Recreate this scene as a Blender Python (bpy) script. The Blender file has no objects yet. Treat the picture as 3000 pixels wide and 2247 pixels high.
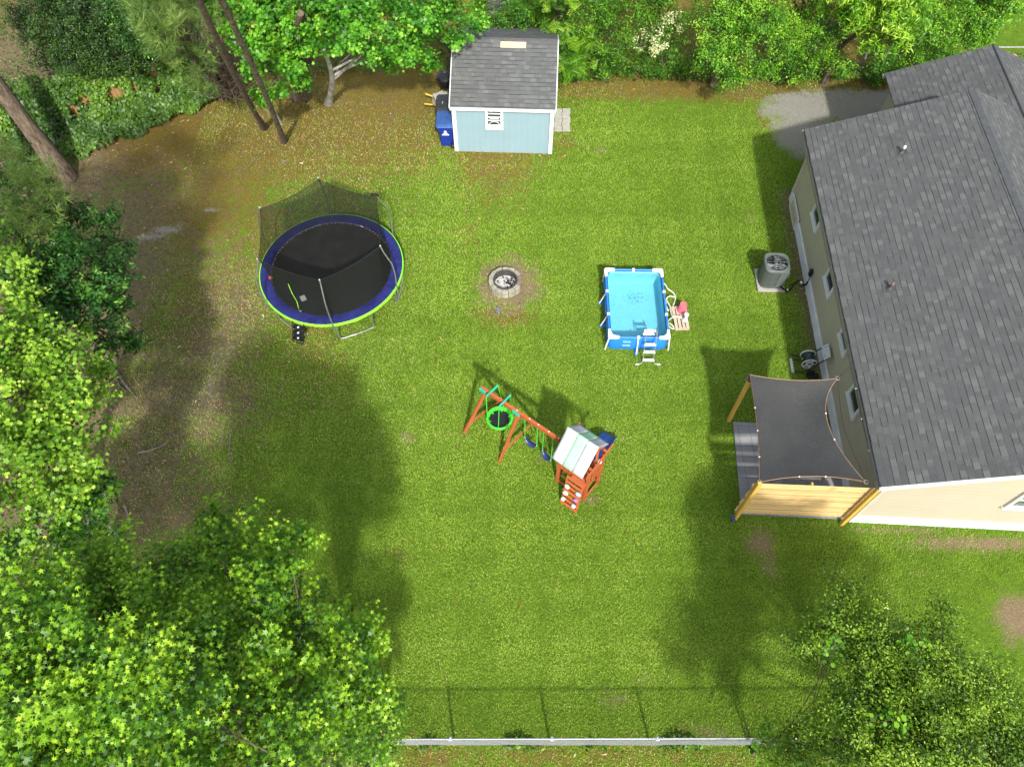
import bpy, math, random
import numpy as np
from mathutils import Vector, Matrix
random.seed(7); RNG = np.random.default_rng(11)
sc = bpy.context.scene
col = sc.collection
# ------------------------------------------------------------------ camera, sky, sun, exposure
F, PITCH, CAMH = 2196., math.radians(59), 18.0
cd = bpy.data.cameras.new("camera"); cam = bpy.data.objects.new("camera", cd); col.objects.link(cam)
cd.sensor_width = 36; cd.lens = F / 3000 * 36; cd.clip_start = .1; cd.clip_end = 1000
cam.location = (0, 0, CAMH); cam.rotation_euler = (math.pi / 2 - PITCH, 0, 0)
sc.camera = cam
SUN_EL, SUN_DIR = math.radians(43.5), Vector((.17, -1.04, 1.0)).normalized()
w = bpy.data.worlds.new("World"); sc.world = w; w.use_nodes = True
nt = w.node_tree; bg = nt.nodes['Background']
sky = nt.nodes.new('ShaderNodeTexSky'); sky.sky_type = 'NISHITA'; sky.sun_disc = False
sky.sun_elevation = SUN_EL; sky.sun_rotation = math.atan2(SUN_DIR.x, SUN_DIR.y)
sky.air_density = 1.3; sky.dust_density = 3.0; sky.ozone_density = .6
hs = nt.nodes.new('ShaderNodeHueSaturation'); hs.inputs['Saturation'].default_value = .6   # thin haze whitens the sky light
nt.links.new(sky.outputs[0], hs.inputs['Color']); nt.links.new(hs.outputs[0], bg.inputs[0]); bg.inputs[1].default_value = .15
sd = bpy.data.lights.new("sun", 'SUN'); sun = bpy.data.objects.new("sun", sd); col.objects.link(sun)
sd.energy = 3.5; sd.angle = math.radians(2.2); sd.color = (1, .965, .9)
sun.rotation_euler = SUN_DIR.to_track_quat('Z', 'Y').to_euler(); sun.location = (0, 0, 40)
sc.view_settings.view_transform = 'Standard'; sc.view_settings.look = 'None'
sc.view_settings.exposure = .92; sc.view_settings.gamma = 1
sc.cycles.transparent_max_bounces = 12
try: sc.cycles.max_bounces = 6
except Exception: pass

def at(px, py, z=0.):
    """measured spot of the photograph -> metres on the level z"""
    u = (px - 1500.) / F; v = (py - 1123.5) / F
    d = Vector((u, math.cos(PITCH) - v * math.sin(PITCH), -math.sin(PITCH) - v * math.cos(PITCH)))
    t = (z - CAMH) / d.z
    return Vector((d.x * t, d.y * t, z))
HA = math.radians(3.1)
HN = Vector((math.sin(HA), math.cos(HA), 0)); HE = Vector((math.cos(HA), -math.sin(HA), 0)); HO = Vector((8.53, 6.78, 0))
def hw(e, n, z=0.): return HO + HE * e + HN * n + Vector((0, 0, z))

# ------------------------------------------------------------------ materials
def lin(h):
    h = h.lstrip('#'); o = []
    for i in (0, 2, 4):
        c = int(h[i:i + 2], 16) / 255
        o.append(c / 12.92 if c <= .04045 else ((c + .055) / 1.055) ** 2.4)
    return tuple(o) + (1,)
def C(*a): return tuple(a) + (1,)
class N:
    def __init__(s, name):
        s.m = bpy.data.materials.new(name); s.m.use_nodes = True; s.t = s.m.node_tree
        s.b = s.t.nodes['Principled BSDF']; s.out = s.t.nodes['Material Output']
    def n(s, ty, **k):
        x = s.t.nodes.new(ty)
        for a, v in k.items():
            if a.startswith('i_'):
                key = a[2:]; key = int(key) if key.isdigit() else key.replace('_', ' ')
                if isinstance(v, bpy.types.NodeSocket): s.t.links.new(v, x.inputs[key])
                else: x.inputs[key].default_value = v
            else: setattr(x, a, v)
        return x
    def l(s, a, b): s.t.links.new(a, b)
    def math(s, op, a, b=0., clamp=False):
        x = s.n('ShaderNodeMath', operation=op, use_clamp=clamp)
        for i, v in ((0, a), (1, b)):
            if isinstance(v, bpy.types.NodeSocket): s.l(v, x.inputs[i])
            else: x.inputs[i].default_value = v
        return x.outputs[0]
    def ramp(s, f, stops):
        x = s.n('ShaderNodeValToRGB'); s.l(f, x.inputs[0]); e = x.color_ramp.elements
        while len(e) < len(stops): e.new(.5)
        for q, (p, c) in zip(e, stops): q.position = p; q.color = c
        return x.outputs[0]
    def mix(s, f, a, b, mode='MIX'):
        x = s.n('ShaderNodeMix', data_type='RGBA', blend_type=mode)
        for k, v in ((0, f), (6, a), (7, b)):
            if isinstance(v, bpy.types.NodeSocket): s.l(v, x.inputs[k])
            else: x.inputs[k].default_value = v
        return x.outputs[2]
    def noise(s, scale, detail=3, rough=.6, vec=None):
        x = s.n('ShaderNodeTexNoise'); x.inputs['Scale'].default_value = scale
        x.inputs['Detail'].default_value = detail; x.inputs['Roughness'].default_value = rough
        s.l(vec if vec is not None else s.pos(), x.inputs['Vector']); return x.outputs[0]
    def pos(s):
        if not hasattr(s, 'g'): s.g = s.n('ShaderNodeNewGeometry')
        return s.g.outputs['Position']
    def obj(s):
        if not hasattr(s, 'tc'): s.tc = s.n('ShaderNodeTexCoord')
        return s.tc.outputs['Object']
    def attr(s, name): return s.n('ShaderNodeAttribute', attribute_name=name)
    def bump(s, h, dist=.01, st=.5):
        x = s.n('ShaderNodeBump'); x.inputs['Strength'].default_value = st; x.inputs['Distance'].default_value = dist
        s.l(h, x.inputs['Height']); s.l(x.outputs[0], s.b.inputs['Normal'])
    def base(s, c, rough=.6, spec=.4, metal=0.):
        if isinstance(c, bpy.types.NodeSocket): s.l(c, s.b.inputs['Base Color'])
        else: s.b.inputs['Base Color'].default_value = c
        s.b.inputs['Roughness'].default_value = rough; s.b.inputs['Specular IOR Level'].default_value = spec
        s.b.inputs['Metallic'].default_value = metal
def simple(name, c, rough=.5, metal=0., spec=.4, var=.18, scale=6., bump=0.):
    """paint, plastic or metal with uneven tone and a little grime"""
    q = N(name); nz = q.noise(scale, 5, .65, q.obj())
    dark = tuple(x * (1 - var) for x in c[:3]) + (1,); lite = tuple(min(1, x * (1 + var)) for x in c[:3]) + (1,)
    q.base(q.ramp(nz, [(.3, dark), (.7, lite)]), rough, spec, metal)
    rr = q.math('MULTIPLY_ADD', nz, .25); q.t.nodes[-1].inputs[2].default_value = rough - .12
    q.l(rr, q.b.inputs['Roughness'])
    if bump: q.bump(q.noise(scale * 8, 4, .6, q.obj()), bump, .6)
    return q.m
def wood(name, c, c2, scale=(2, 40, 40), rough=.65):
    q = N(name); mp = q.n('ShaderNodeMapping'); q.l(q.obj(), mp.inputs[0]); mp.inputs['Scale'].default_value = scale
    nz = q.noise(1., 5, .7, mp.outputs[0]); kn = q.noise(3., 2, .5, q.obj())
    a = q.ramp(nz, [(.3, c), (.7, c2)])
    k = q.ramp(kn, [(.66, C(0, 0, 0)), (.74, C(1, 1, 1))])
    q.base(q.mix(q.math('MULTIPLY', k, .35), a, tuple(x * .45 for x in c[:3]) + (1,)), rough, .25)
    q.bump(nz, .004, .4); return q.m
def leafmat(name, stops, trans=.35, rough=.45, spec=.35):
    q = N(name); a = q.attr('tint').outputs['Fac']
    c = q.ramp(a, stops); q.base(c, rough, spec)
    tr = q.n('ShaderNodeBsdfTranslucent'); q.l(q.mix(.4, c, C(.35, .5, .02)), tr.inputs[0])
    mx = q.n('ShaderNodeMixShader'); mx.inputs[0].default_value = trans
    q.l(q.b.outputs[0], mx.inputs[1]); q.l(tr.outputs[0], mx.inputs[2]); q.l(mx.outputs[0], q.out.inputs[0]); return q.m
def shingle(name, base=.055, seed=0.):
    q = N(name); uv = q.n('ShaderNodeUVMap').outputs[0]
    mp = q.n('ShaderNodeMapping'); q.l(uv, mp.inputs[0]); mp.inputs['Location'].default_value = (seed, seed * .0, 0)
    def br(wd, off, fr):
        b = q.n('ShaderNodeTexBrick', offset=off, offset_frequency=fr); q.l(mp.outputs[0], b.inputs['Vector'])
        b.inputs['Color1'].default_value = C(0, 0, 0); b.inputs['Color2'].default_value = C(1, 1, 1); b.inputs['Mortar'].default_value = C(.4, .4, .4)
        b.inputs['Scale'].default_value = 1; b.inputs['Mortar Size'].default_value = 0; b.inputs['Brick Width'].default_value = wd
        b.inputs['Row Height'].default_value = .143; return b.outputs[0]
    b1 = br(.16, .37, 2); b2 = br(.25, .61, 3); b3 = br(.8, .29, 2)
    s = q.math('ADD', q.math('MULTIPLY', b1, .5), q.math('MULTIPLY', b2, .35)); s = q.math('ADD', s, q.math('MULTIPLY', b3, .15))
    c = q.ramp(s, [(.0, C(base * .74, base * .79, base * .78)), (.35, C(base * .96, base * 1.04, base * 1.0)), (.58, C(base * 1.2, base * 1.28, base * 1.22)), (.7, C(base * 1.45, base * 1.55, base * 1.47)), (.88, C(base * 1.9, base * 2.0, base * 1.9))])
    g = q.noise(55, 4, .7); c = q.mix(.35, c, q.ramp(g, [(.35, C(base * .35, base * .37, base * .4)), (.65, C(base * 2.0, base * 2.0, base * 2.05))]))
    big = q.noise(.7, 3, .5); c = q.mix(q.math('MULTIPLY', big, .22), c, C(base * 1.7, base * 1.75, base * 1.8))
    sx = q.n('ShaderNodeSeparateXYZ'); q.l(mp.outputs[0], sx.inputs[0])
    fr = q.math('FRACT', q.math('DIVIDE', sx.outputs[1], .143))
    ln = q.math('MULTIPLY', q.math('LESS_THAN', fr, .13), q.math('MULTIPLY_ADD', q.math('GREATER_THAN', b2, .45), .8))
    ln.node.inputs[1].links[0].from_node.inputs[2].default_value = .25
    c = q.mix(q.math('MULTIPLY', ln, .75), c, C(base * .25, base * .25, base * .28))
    q.base(c, .92, .2); q.bump(q.math('ADD', fr, q.math('MULTIPLY', b1, .5)), .006, .7); return q.m

M = {}
M['white'] = simple('white_paint', C(.6, .61, .6), .45, var=.06)
M['trim'] = simple('white_trim', C(.55, .56, .55), .5, var=.07, scale=3)
M['plastic_white'] = simple('white_plastic', C(.62, .64, .66), .35, var=.05)
M['black'] = simple('black_plastic', C(.012, .012, .013), .4, var=.3)
M['steel'] = simple('galvanised_steel', C(.42, .43, .44), .38, .8, var=.2, scale=20)
M['blue_pad'] = simple('blue_vinyl', C(.013, .016, .1), .5, var=.45, scale=4, bump=.01)
M['lime'] = simple('lime_vinyl', C(.22, .72, .03), .5, var=.15)
M['cedar'] = wood('stained_cedar', C(.27, .062, .02), C(.4, .108, .036))
M['pine_wood'] = wood('yellow_pine', C(.5, .33, .13), C(.64, .46, .22), (1.5, 30, 60))
M['pine_wood_b'] = wood('yellow_pine_darker', C(.43, .27, .10), C(.6, .42, .2), (1.1, 26, 50))
M['post_wood'] = wood('treated_post', C(.42, .25, .045), C(.58, .37, .08), (30, 30, 2))
M['old_plank'] = wood('weathered_orange_plank', C(.2, .115, .045), C(.3, .18, .075), (30, 30, 2))
M['pallet_wood'] = wood('weathered_pallet', C(.32, .25, .18), C(.5, .4, .3), (30, 3, 30))
M['teal'] = simple('teal_powder_coat', C(.02, .36, .24), .4)
M['rope_green'] = simple('green_chain_sleeve', C(.06, .5, .05), .4)
M['saucer_green'] = simple('bright_green_fabric', C(.05, .62, .03), .5, bump=.004)
M['navy'] = simple('navy_plastic', C(.015, .03, .12), .35)
M['slide_blue'] = simple('blue_slide_plastic', C(.012, .05, .26), .3, var=.2)
M['canopy_white'] = simple('white_canopy_vinyl', C(.42, .43, .47), .5, var=.06)
M['canopy_green'] = simple('mint_canopy_vinyl', C(.28, .5, .34), .5, var=.06)
M['pool_blue'] = simple('pool_blue_liner', C(.018, .17, .62), .38, var=.12, scale=3)
M['pool_mark'] = simple('pool_printed_mark', C(.35, .62, .85), .5)
M['pink'] = simple('pink_plastic', C(.75, .12, .16), .4, var=.12)
M['hose_cream'] = simple('cream_hose', C(.46, .5, .38), .45, bump=.004)
M['bin_blue'] = simple('blue_bin_plastic', C(.01, .03, .24), .4, var=.2)
M['bin_lid'] = simple('faded_blue_lid', C(.025, .07, .22), .45, var=.25)
M['bin_black'] = simple('charcoal_bin_plastic', C(.02, .022, .024), .45, var=.4)
M['yellow'] = simple('yellow_paint', C(.62, .38, .05), .45)
M['concrete'] = simple('pale_concrete', C(.3, .29, .25), .9, var=.22, scale=12, bump=.01)
M['block'] = simple('firepit_block', C(.25, .24, .185), .95, var=.35, scale=7, bump=.015)
M['soot'] = simple('soot_face', C(.04, .038, .034), .95, var=.6, scale=14)
M['charcoal'] = simple('charcoal', C(.008, .008, .009), .8, var=.6, scale=20)
M['ac_metal'] = simple('grey_green_steel', C(.13, .15, .14), .42, .3, var=.15, scale=5)
M['ac_dark'] = simple('dark_coil', C(.03, .04, .038), .6, .3)
M['blade'] = simple('fan_blade', C(.5, .52, .53), .35, .6)
M['hose_dark'] = simple('dark_green_hose', C(.012, .035, .035), .4, var=.3)
M['reel_grey'] = simple('reel_grey_plastic', C(.42, .43, .44), .45)
M['sand_trim'] = simple('tan_webbing', C(.25, .15, .08), .7)
M['orange'] = simple('orange_rubber', C(.55, .09, .02), .5)
M['osb'] = wood('bare_osb', C(.5, .32, .17), C(.75, .52, .32), (30, 8, 8))
M['gray_tile'] = None
M['roof'] = shingle('charcoal_shingles', .064)
M['roof2'] = shingle('shed_shingles', .07, 3.3)
M['roof_cap'] = simple('ridge_cap_shingle', C(.062, .066, .07), .92, var=.25, scale=5, bump=.01)
q = N('window_glass'); q.base(C(.02, .025, .03), .08, .6); M['glass'] = q.m
q = N('clouded_window_glass'); q.base(q.ramp(q.noise(9, 4), [(.4, C(.03, .035, .03)), (.7, C(.2, .23, .2))]), .15, .6); M['glass2'] = q.m
def siding(name, c, vertical, step, grime=.1):
    q = N(name); sx = q.n('ShaderNodeSeparateXYZ'); q.l(q.obj(), sx.inputs[0])
    v = q.math('FRACT', q.math('DIVIDE', sx.outputs[0 if vertical else 2], step))
    ln = q.math('LESS_THAN', v, .05)
    nz = q.noise(1.6, 5, .6, q.obj()); cc = q.ramp(nz, [(.3, tuple(x * .92 for x in c[:3]) + (1,)), (.7, c)])
    cc = q.mix(q.math('MULTIPLY', ln, .3 if vertical else .6), cc, tuple(x * .5 for x in c[:3]) + (1,))
    q.base(cc, .6, .3); q.bump(v, .008, .4 if not vertical else .15); return q.m
M['siding'] = siding('beige_lap_siding', C(.4, .358, .275), False, .178)
M['shed_siding'] = siding('pale_blue_panel_siding', C(.205, .3, .34), True, .2)
q = N('bark_brown'); mp = q.n('ShaderNodeMapping'); q.l(q.obj(), mp.inputs[0]); mp.inputs['Scale'].default_value = (9, 9, 2.2)
nz = q.noise(1.3, 5, .75, mp.outputs[0]); q.base(q.ramp(nz, [(.35, C(.045, .034, .024)), (.65, C(.2, .155, .115))]), .95, .1); q.bump(nz, .05, .9); M['bark'] = q.m
q = N('bark_pale'); nz = q.noise(5, 5, .7, q.obj()); q.base(q.ramp(nz, [(.38, C(.18, .17, .14)), (.55, C(.42, .41, .37))]), .85, .15); q.bump(nz, .02, .6); M['bark_pale'] = q.m
M['root'] = simple('dry_root', C(.17, .14, .11), .9, var=.4, scale=9)
q = N('bark_dead'); q.base(C(.2, .16, .12), .9, .1); M['dead'] = q.m
# patio tiles
q = N('grey_patio_tile'); br = q.n('ShaderNodeTexBrick', offset=0.); q.l(q.obj(), br.inputs['Vector'])
br.inputs['Color1'].default_value = C(.2, .2, .21); br.inputs['Color2'].default_value = C(.25, .25, .25); br.inputs['Mortar'].default_value = C(.05, .05, .05)
br.inputs['Scale'].default_value = 1; br.inputs['Brick Width'].default_value = .305; br.inputs['Row Height'].default_value = .305; br.inputs['Mortar Size'].default_value = .005
q.base(q.mix(.3, br.outputs[0], q.ramp(q.noise(4, 5), [(.3, C(.12, .12, .13)), (.7, C(.3, .3, .3))])), .8, .3); q.bump(br.outputs['Fac'], -.005, .5); M['gray_tile'] = q.m
# water with a small-scale mosaic liner seen through it
q = N('pool_liner_mosaic'); v = q.n('ShaderNodeTexVoronoi', feature='F1'); q.l(q.pos(), v.inputs['Vector']); v.inputs['Scale'].default_value = 34
c = q.mix(.55, q.ramp(v.outputs['Distance'], [(.2, C(.13, .42, .56)), (.6, C(.3, .62, .74))]), q.ramp(q.noise(3, 3), [(.35, C(.18, .5, .62)), (.7, C(.22, .56, .68))]))
dr = q.n('ShaderNodeMapping'); q.l(q.pos(), dr.inputs[0]); q.base(c, .5, .3)
M['liner_in'] = q.m
q = N('pool_water'); gl = q.n('ShaderNodeBsdfTransparent'); gl.inputs[0].default_value = C(.8, .95, .96)
gs = q.n('ShaderNodeBsdfGlossy'); gs.inputs['Roughness'].default_value = .04
fr = q.n('ShaderNodeFresnel'); fr.inputs[0].default_value = 1.33
bp = q.n('ShaderNodeBump'); bp.inputs['Distance'].default_value = .006; bp.inputs['Strength'].default_value = .3; q.l(q.noise(14, 3), bp.inputs['Height']); q.l(bp.outputs[0], gs.inputs['Normal']); q.l(bp.outputs[0], fr.inputs['Normal'])
mx = q.n('ShaderNodeMixShader'); q.l(fr.outputs[0], mx.inputs[0]); q.l(gl.outputs[0], mx.inputs[1]); q.l(gs.outputs[0], mx.inputs[2]); q.l(mx.outputs[0], q.out.inputs[0]); M['water'] = q.m
def mesh_fabric(name, c, alpha, trans=0.):
    q = N(name); q.base(c, .8, .2); tp = q.n('ShaderNodeBsdfTransparent'); mx = q.n('ShaderNodeMixShader'); mx.inputs[0].default_value = alpha
    nz = q.noise(3, 3); q.l(q.math('MULTIPLY_ADD', nz, .2), mx.inputs[0]); q.t.nodes[-1].inputs[2].default_value = alpha - .1
    q.l(tp.outputs[0], mx.inputs[1]); q.l(q.b.outputs[0], mx.inputs[2]); q.l(mx.outputs[0], q.out.inputs[0]); return q.m
M['net'] = mesh_fabric('black_safety_net', C(.012, .014, .012), .58)
M['chain'] = mesh_fabric('chain_link_mesh', C(.4, .41, .42), .4)
q = N('trampoline_mat'); q.base(q.ramp(q.noise(2.5, 5), [(.3, C(.007, .008, .0075)), (.75, C(.013, .013, .012))]), .8, .15); M['mat'] = q.m
q = N('shade_cloth'); wv = q.noise(70, 2, .5); q.base(q.mix(.5, q.ramp(wv, [(.35, C(.012, .013, .014)), (.65, C(.06, .06, .06))]), q.ramp(q.noise(1.2, 4), [(.3, C(.022, .024, .026)), (.7, C(.045, .046, .044))])), .75, .2); q.bump(wv, .004, .5)
tp = q.n('ShaderNodeBsdfTransparent'); mx = q.n('ShaderNodeMixShader'); mx.inputs[0].default_value = .985
q.l(tp.outputs[0], mx.inputs[1]); q.l(q.b.outputs[0], mx.inputs[2]); q.l(mx.outputs[0], q.out.inputs[0]); M['shade'] = q.m
q = N('pale_ash'); nz = q.noise(9, 6, .75); q.base(q.ramp(nz, [(.36, C(.1, .09, .08)), (.5, C(.42, .4, .38)), (.65, C(.62, .6, .58))]), 1., .1); q.bump(nz, .03, .8); M['ash'] = q.m

# ------------------------------------------------------------------ mesh builder and tagging
def tag(o, label=None, cat=None, group=None, kind=None):
    if label: o['label'] = label
    if cat: o['category'] = cat
    if group: o['group'] = group
    if kind: o['kind'] = kind
    return o
def thing(name, label, cat, loc, group=None):
    o = bpy.data.objects.new(name, None); o.empty_display_size = .2; col.objects.link(o); o.location = Vector(loc)
    return tag(o, label, cat, group)
def wloc(o):
    v = Vector((0, 0, 0))
    while o is not None: v += Vector(o.location); o = o.parent
    return v
class MB:
    def __init__(s): s.v = []; s.f = []; s.uv = {}
    def add(s, vs, fs):
        k = len(s.v); s.v += [Vector(p) for p in vs]; s.f += [tuple(i + k for i in f) for f in fs]; return s
    def box(s, c, size, ax=None):
        ax = ax or (Vector((1, 0, 0)), Vector((0, 1, 0)), Vector((0, 0, 1))); c = Vector(c); h = [x / 2 for x in size]
        vs = [c + ax[0] * h[0] * i + ax[1] * h[1] * j + ax[2] * h[2] * k for k in (-1, 1) for j in (-1, 1) for i in (-1, 1)]
        return s.add(vs, [(0, 2, 3, 1), (4, 5, 7, 6), (0, 1, 5, 4), (2, 6, 7, 3), (0, 4, 6, 2), (1, 3, 7, 5)])
    def beam(s, a, b, w, h, up=(0, 0, 1)):
        a = Vector(a); b = Vector(b); d = (b - a).normalized(); up = Vector(up)
        if abs(d.dot(up)) > .98: up = Vector((0, 1, 0))
        x = d.cross(up).normalized(); y = x.cross(d).normalized()
        return s.box((a + b) / 2, ((b - a).length, w, h), (d, x, y))
    def tube(s, pts, r, n=8, cap=True):
        pts = [Vector(p) for p in pts]; rs = r if isinstance(r, (list, tuple)) else [r] * len(pts); vs = []; fs = []
        ref = None
        for i, p in enumerate(pts):
            d = (pts[min(i + 1, len(pts) - 1)] - pts[max(i - 1, 0)])
            if d.length < 1e-9: d = Vector((0, 0, 1))
            d.normalize()
            if ref is None: ref = Vector((0, 0, 1)) if abs(d.z) < .9 else Vector((1, 0, 0))
            x = d.cross(ref).normalized(); y = x.cross(d).normalized(); ref = y
            for k in range(n):
                t = 2 * math.pi * k / n; vs.append(p + (x * math.cos(t) + y * math.sin(t)) * rs[i])
        for i in range(len(pts) - 1):
            for k in range(n):
                a = i * n + k; b = i * n + (k + 1) % n; fs.append((a, b, b + n, a + n))
        if cap: fs.append(tuple(range(n - 1, -1, -1))); fs.append(tuple(range((len(pts) - 1) * n, len(pts) * n)))
        return s.add(vs, fs)
    def lathe(s, c, prof, n=24, cap=True):
        c = Vector(c); vs = []; fs = []
        for r, z in prof:
            for k in range(n):
                t = 2 * math.pi * k / n; vs.append(c + Vector((r * math.cos(t), r * math.sin(t), z)))
        for i in range(len(prof) - 1):
            for k in range(n):
                a = i * n + k; b = i * n + (k + 1) % n; fs.append((a, b, b + n, a + n))
        if cap: fs.append(tuple(range(n - 1, -1, -1))); fs.append(tuple(range((len(prof) - 1) * n, len(prof) * n)))
        return s.add(vs, fs)
    def prism(s, poly, z0, z1):
        n = len(poly); vs = [Vector((p[0], p[1], z0)) for p in poly] + [Vector((p[0], p[1], z1)) for p in poly]
        return s.add(vs, [tuple(range(n - 1, -1, -1)), tuple(range(n, 2 * n))] + [(i, (i + 1) % n, (i + 1) % n + n, i + n) for i in range(n)])
    def slab(s, quad, th):
        q = [Vector(p) for p in quad]; nn = (q[1] - q[0]).cross(q[2] - q[0]).normalized()
        if nn.z < 0: nn = -nn
        n = len(q); vs = q + [p - nn * th for p in q]
        return s.add(vs, [tuple(range(n)), tuple(range(2 * n - 1, n - 1, -1))] + [(i, i + n, (i + 1) % n + n, (i + 1) % n) for i in range(n)])
    def build(s, name, m, parent=None, smooth=False, bevel=0., uvf=None, kind=None, rot=None):
        off = wloc(parent) if parent else Vector((0, 0, 0))
        me = bpy.data.meshes.new(name); me.from_pydata([p - off for p in s.v], [], s.f)
        me.materials.append(M[m] if isinstance(m, str) else m)
        if smooth:
            me.polygons.foreach_set('use_smooth', [True] * len(me.polygons))
        if uvf:
            uvl = me.uv_layers.new(name='UVMap')
            for l in me.loops: uvl.data[l.index].uv = uvf(s.v[l.vertex_index])
        o = bpy.data.objects.new(name, me); col.objects.link(o)
        if parent: o.parent = parent
        if bevel:
            b = o.modifiers.new('bevel', 'BEVEL'); b.width = bevel; b.segments = 2; b.limit_method = 'ANGLE'
        me.update()
        # consistent outward normals
        import bmesh
        bm = bmesh.new(); bm.from_mesh(me); bmesh.ops.recalc_face_normals(bm, faces=bm.faces); bm.to_mesh(me); bm.free()
        if smooth:
            try: me.set_sharp_from_angle(angle=math.radians(40))
            except Exception: pass
        if kind: o['kind'] = kind
        return o
def solo(mb, name, m, label, cat, loc, group=None, **k):
    """a thing that is one mesh, its origin at its base"""
    t = bpy.data.objects.new('tmp', None); t.location = Vector(loc)
    o = mb.build(name, m, t, **k); o.parent = None; o.location = Vector(loc); bpy.data.objects.remove(t)
    return tag(o, label, cat, group)
def copy_tree(o, parent=None):
    c = o.copy(); col.objects.link(c); c.parent = parent
    for ch in [x for x in bpy.data.objects if x.parent == o]: copy_tree(ch, c)
    return c

# ------------------------------------------------------------------ fast numpy meshes (leaves, blades)
def np_mesh(name, V, Fk, m, tint=None, parent=None, extra=None):
    """V (n,3); Fk list of (k,faces array)"""
    me = bpy.data.meshes.new(name); off = wloc(parent) if parent else Vector((0, 0, 0))
    V = V - np.array(off); me.vertices.add(len(V)); me.vertices.foreach_set('co', V.astype(np.float32).ravel())
    loops = np.concatenate([f.ravel() for f in Fk]); sizes = np.concatenate([np.full(len(f), f.shape[1]) for f in Fk])
    st = np.concatenate([[0], np.cumsum(sizes)[:-1]])
    me.loops.add(len(loops)); me.loops.foreach_set('vertex_index', loops.astype(np.int32))
    me.polygons.add(len(sizes)); me.polygons.foreach_set('loop_start', st.astype(np.int32))
    me.update(calc_edges=True)
    if tint is not None:
        a = me.attributes.new('tint', 'FLOAT', 'POINT'); a.data.foreach_set('value', tint.astype(np.float32))
    for k, v in (extra or {}).items():
        a = me.attributes.new(k, 'FLOAT', 'POINT'); a.data.foreach_set('value', v.astype(np.float32))
    me.materials.append(m); o = bpy.data.objects.new(name, me); col.objects.link(o)
    if parent: o.parent = parent
    return o
def tmpl(kind):
    if kind in ('star', 'maple'):
        tips, inn = ((90, 1.0), (30, .92), (150, .92), (-30, .72), (210, .72)), (.36 if kind == 'star' else .58)
        order = [210, 150, 90, 30, -30]; d = dict(tips); v = []
        for i, a in enumerate(order):
            r = d[a]; sp = 9 if kind == 'star' else 17; wv = .95 if kind == 'star' else .84
            for da, rr, zz in ((sp, r * wv * (.62 if kind == 'star' else .9), -.06), (0, r, -.45 if kind == 'star' else -.15), (-sp, r * wv * (.62 if kind == 'star' else .9), -.06)):
                t = math.radians(a + da); v.append((rr * math.cos(t), rr * math.sin(t), zz))
            if i < 4:
                t = math.radians(a - 30); v.append((inn * math.cos(t), inn * math.sin(t), .02))
        v.append((0, -.3, .02)); return np.array(v), [np.arange(len(v))[None, :]]
    if kind == 'oval':
        v = np.array([(0, -1, 0), (.36, -.4, .12), (.4, .3, .12), (0, 1, -.1), (-.4, .3, .12), (-.36, -.4, .12), (0, 0, -.02)])
        return v, [np.array([(0, 1, 2, 6), (6, 4, 5, 0), (6, 2, 3, 4)])]
    if kind == 'round':
        v = np.array([(math.cos(t) * .9, math.sin(t), 0.05 * math.cos(2 * t)) for t in np.linspace(0, 2 * math.pi, 7)[:-1]]); return v, [np.arange(6)[None, :]]
    if kind == 'lance':
        v = np.array([(0, -1, 0), (.2, -.1, .05), (0, 1, -.25), (-.2, -.1, .05)]); return v, [np.array([(0, 1, 2, 3)])]
    if kind == 'frond':
        v = []; f = []
        for i in range(7):
            y = -1 + i * .3
            for sg in (-1, 1):
                k = len(v); v += [(0, y, 0), (sg * .22, y + .14, 0), (sg * .5, y + .26, -.12), (sg * .2, y - .03, 0)]; f.append((k, k + 1, k + 2, k + 3))
        return np.array(v), [np.array(f)]
    if kind == 'needle':
        r = np.random.default_rng(3); v = []; f = []
        for i in range(22):
            d = r.normal(size=3); d[2] = abs(d[2]) * .7 + .1; d /= np.linalg.norm(d); s = np.cross(d, r.normal(size=3)); s /= np.linalg.norm(s) / .022
            k = len(v); v += [tuple(-s), tuple(s), tuple(d)]; f.append((k, k + 1, k + 2))
        return np.array(v), [np.array(f)]
    if kind == 'blade':
        return np.array([(-.5, 0, 0), (.5, 0, 0), (0, 0, 1.)]), [np.array([(0, 1, 2)])]
def frames(nrm, r):
    nrm = nrm / np.linalg.norm(nrm, axis=1, keepdims=True); t = r.normal(size=nrm.shape)
    x = np.cross(t, nrm); x /= np.linalg.norm(x, axis=1, keepdims=True); y = np.cross(nrm, x); return x, y, nrm
def scatter(name, kind, P, nrm, size, tint, m, parent=None, r=RNG, up=None):
    T, Fs = tmpl(kind); x, y, z = frames(nrm, r)
    if up is not None:      # keep the leaf axis hanging along `up`
        y = up - (up * z).sum(1, keepdims=True) * z; y /= np.linalg.norm(y, axis=1, keepdims=True) + 1e-9; x = np.cross(y, z)
    s = size[:, None, None]
    V = P[:, None, :] + s * (T[None, :, 0:1] * x[:, None] + T[None, :, 1:2] * y[:, None] + T[None, :, 2:3] * z[:, None])
    n, k = len(P), len(T); V = V.reshape(-1, 3); base = (np.arange(n) * k)
    FF = [(f[None] + base[:, None, None]).reshape(-1, f.shape[1]) for f in Fs]
    return np_mesh(name, V, FF, m, np.repeat(tint, k), parent)
def lump(P, s, ph=0.):
    """cheap smooth 3-D noise in -1..1"""
    a = P * s + ph
    return (np.sin(a[:, 0] * 1.7 + np.sin(a[:, 1] * 1.3 + ph)) + np.sin(a[:, 1] * 1.9 + 2 + np.sin(a[:, 2] * 1.1)) + np.sin(a[:, 2] * 1.5 + 4 + np.sin(a[:, 0] * .9))) / 3

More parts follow.
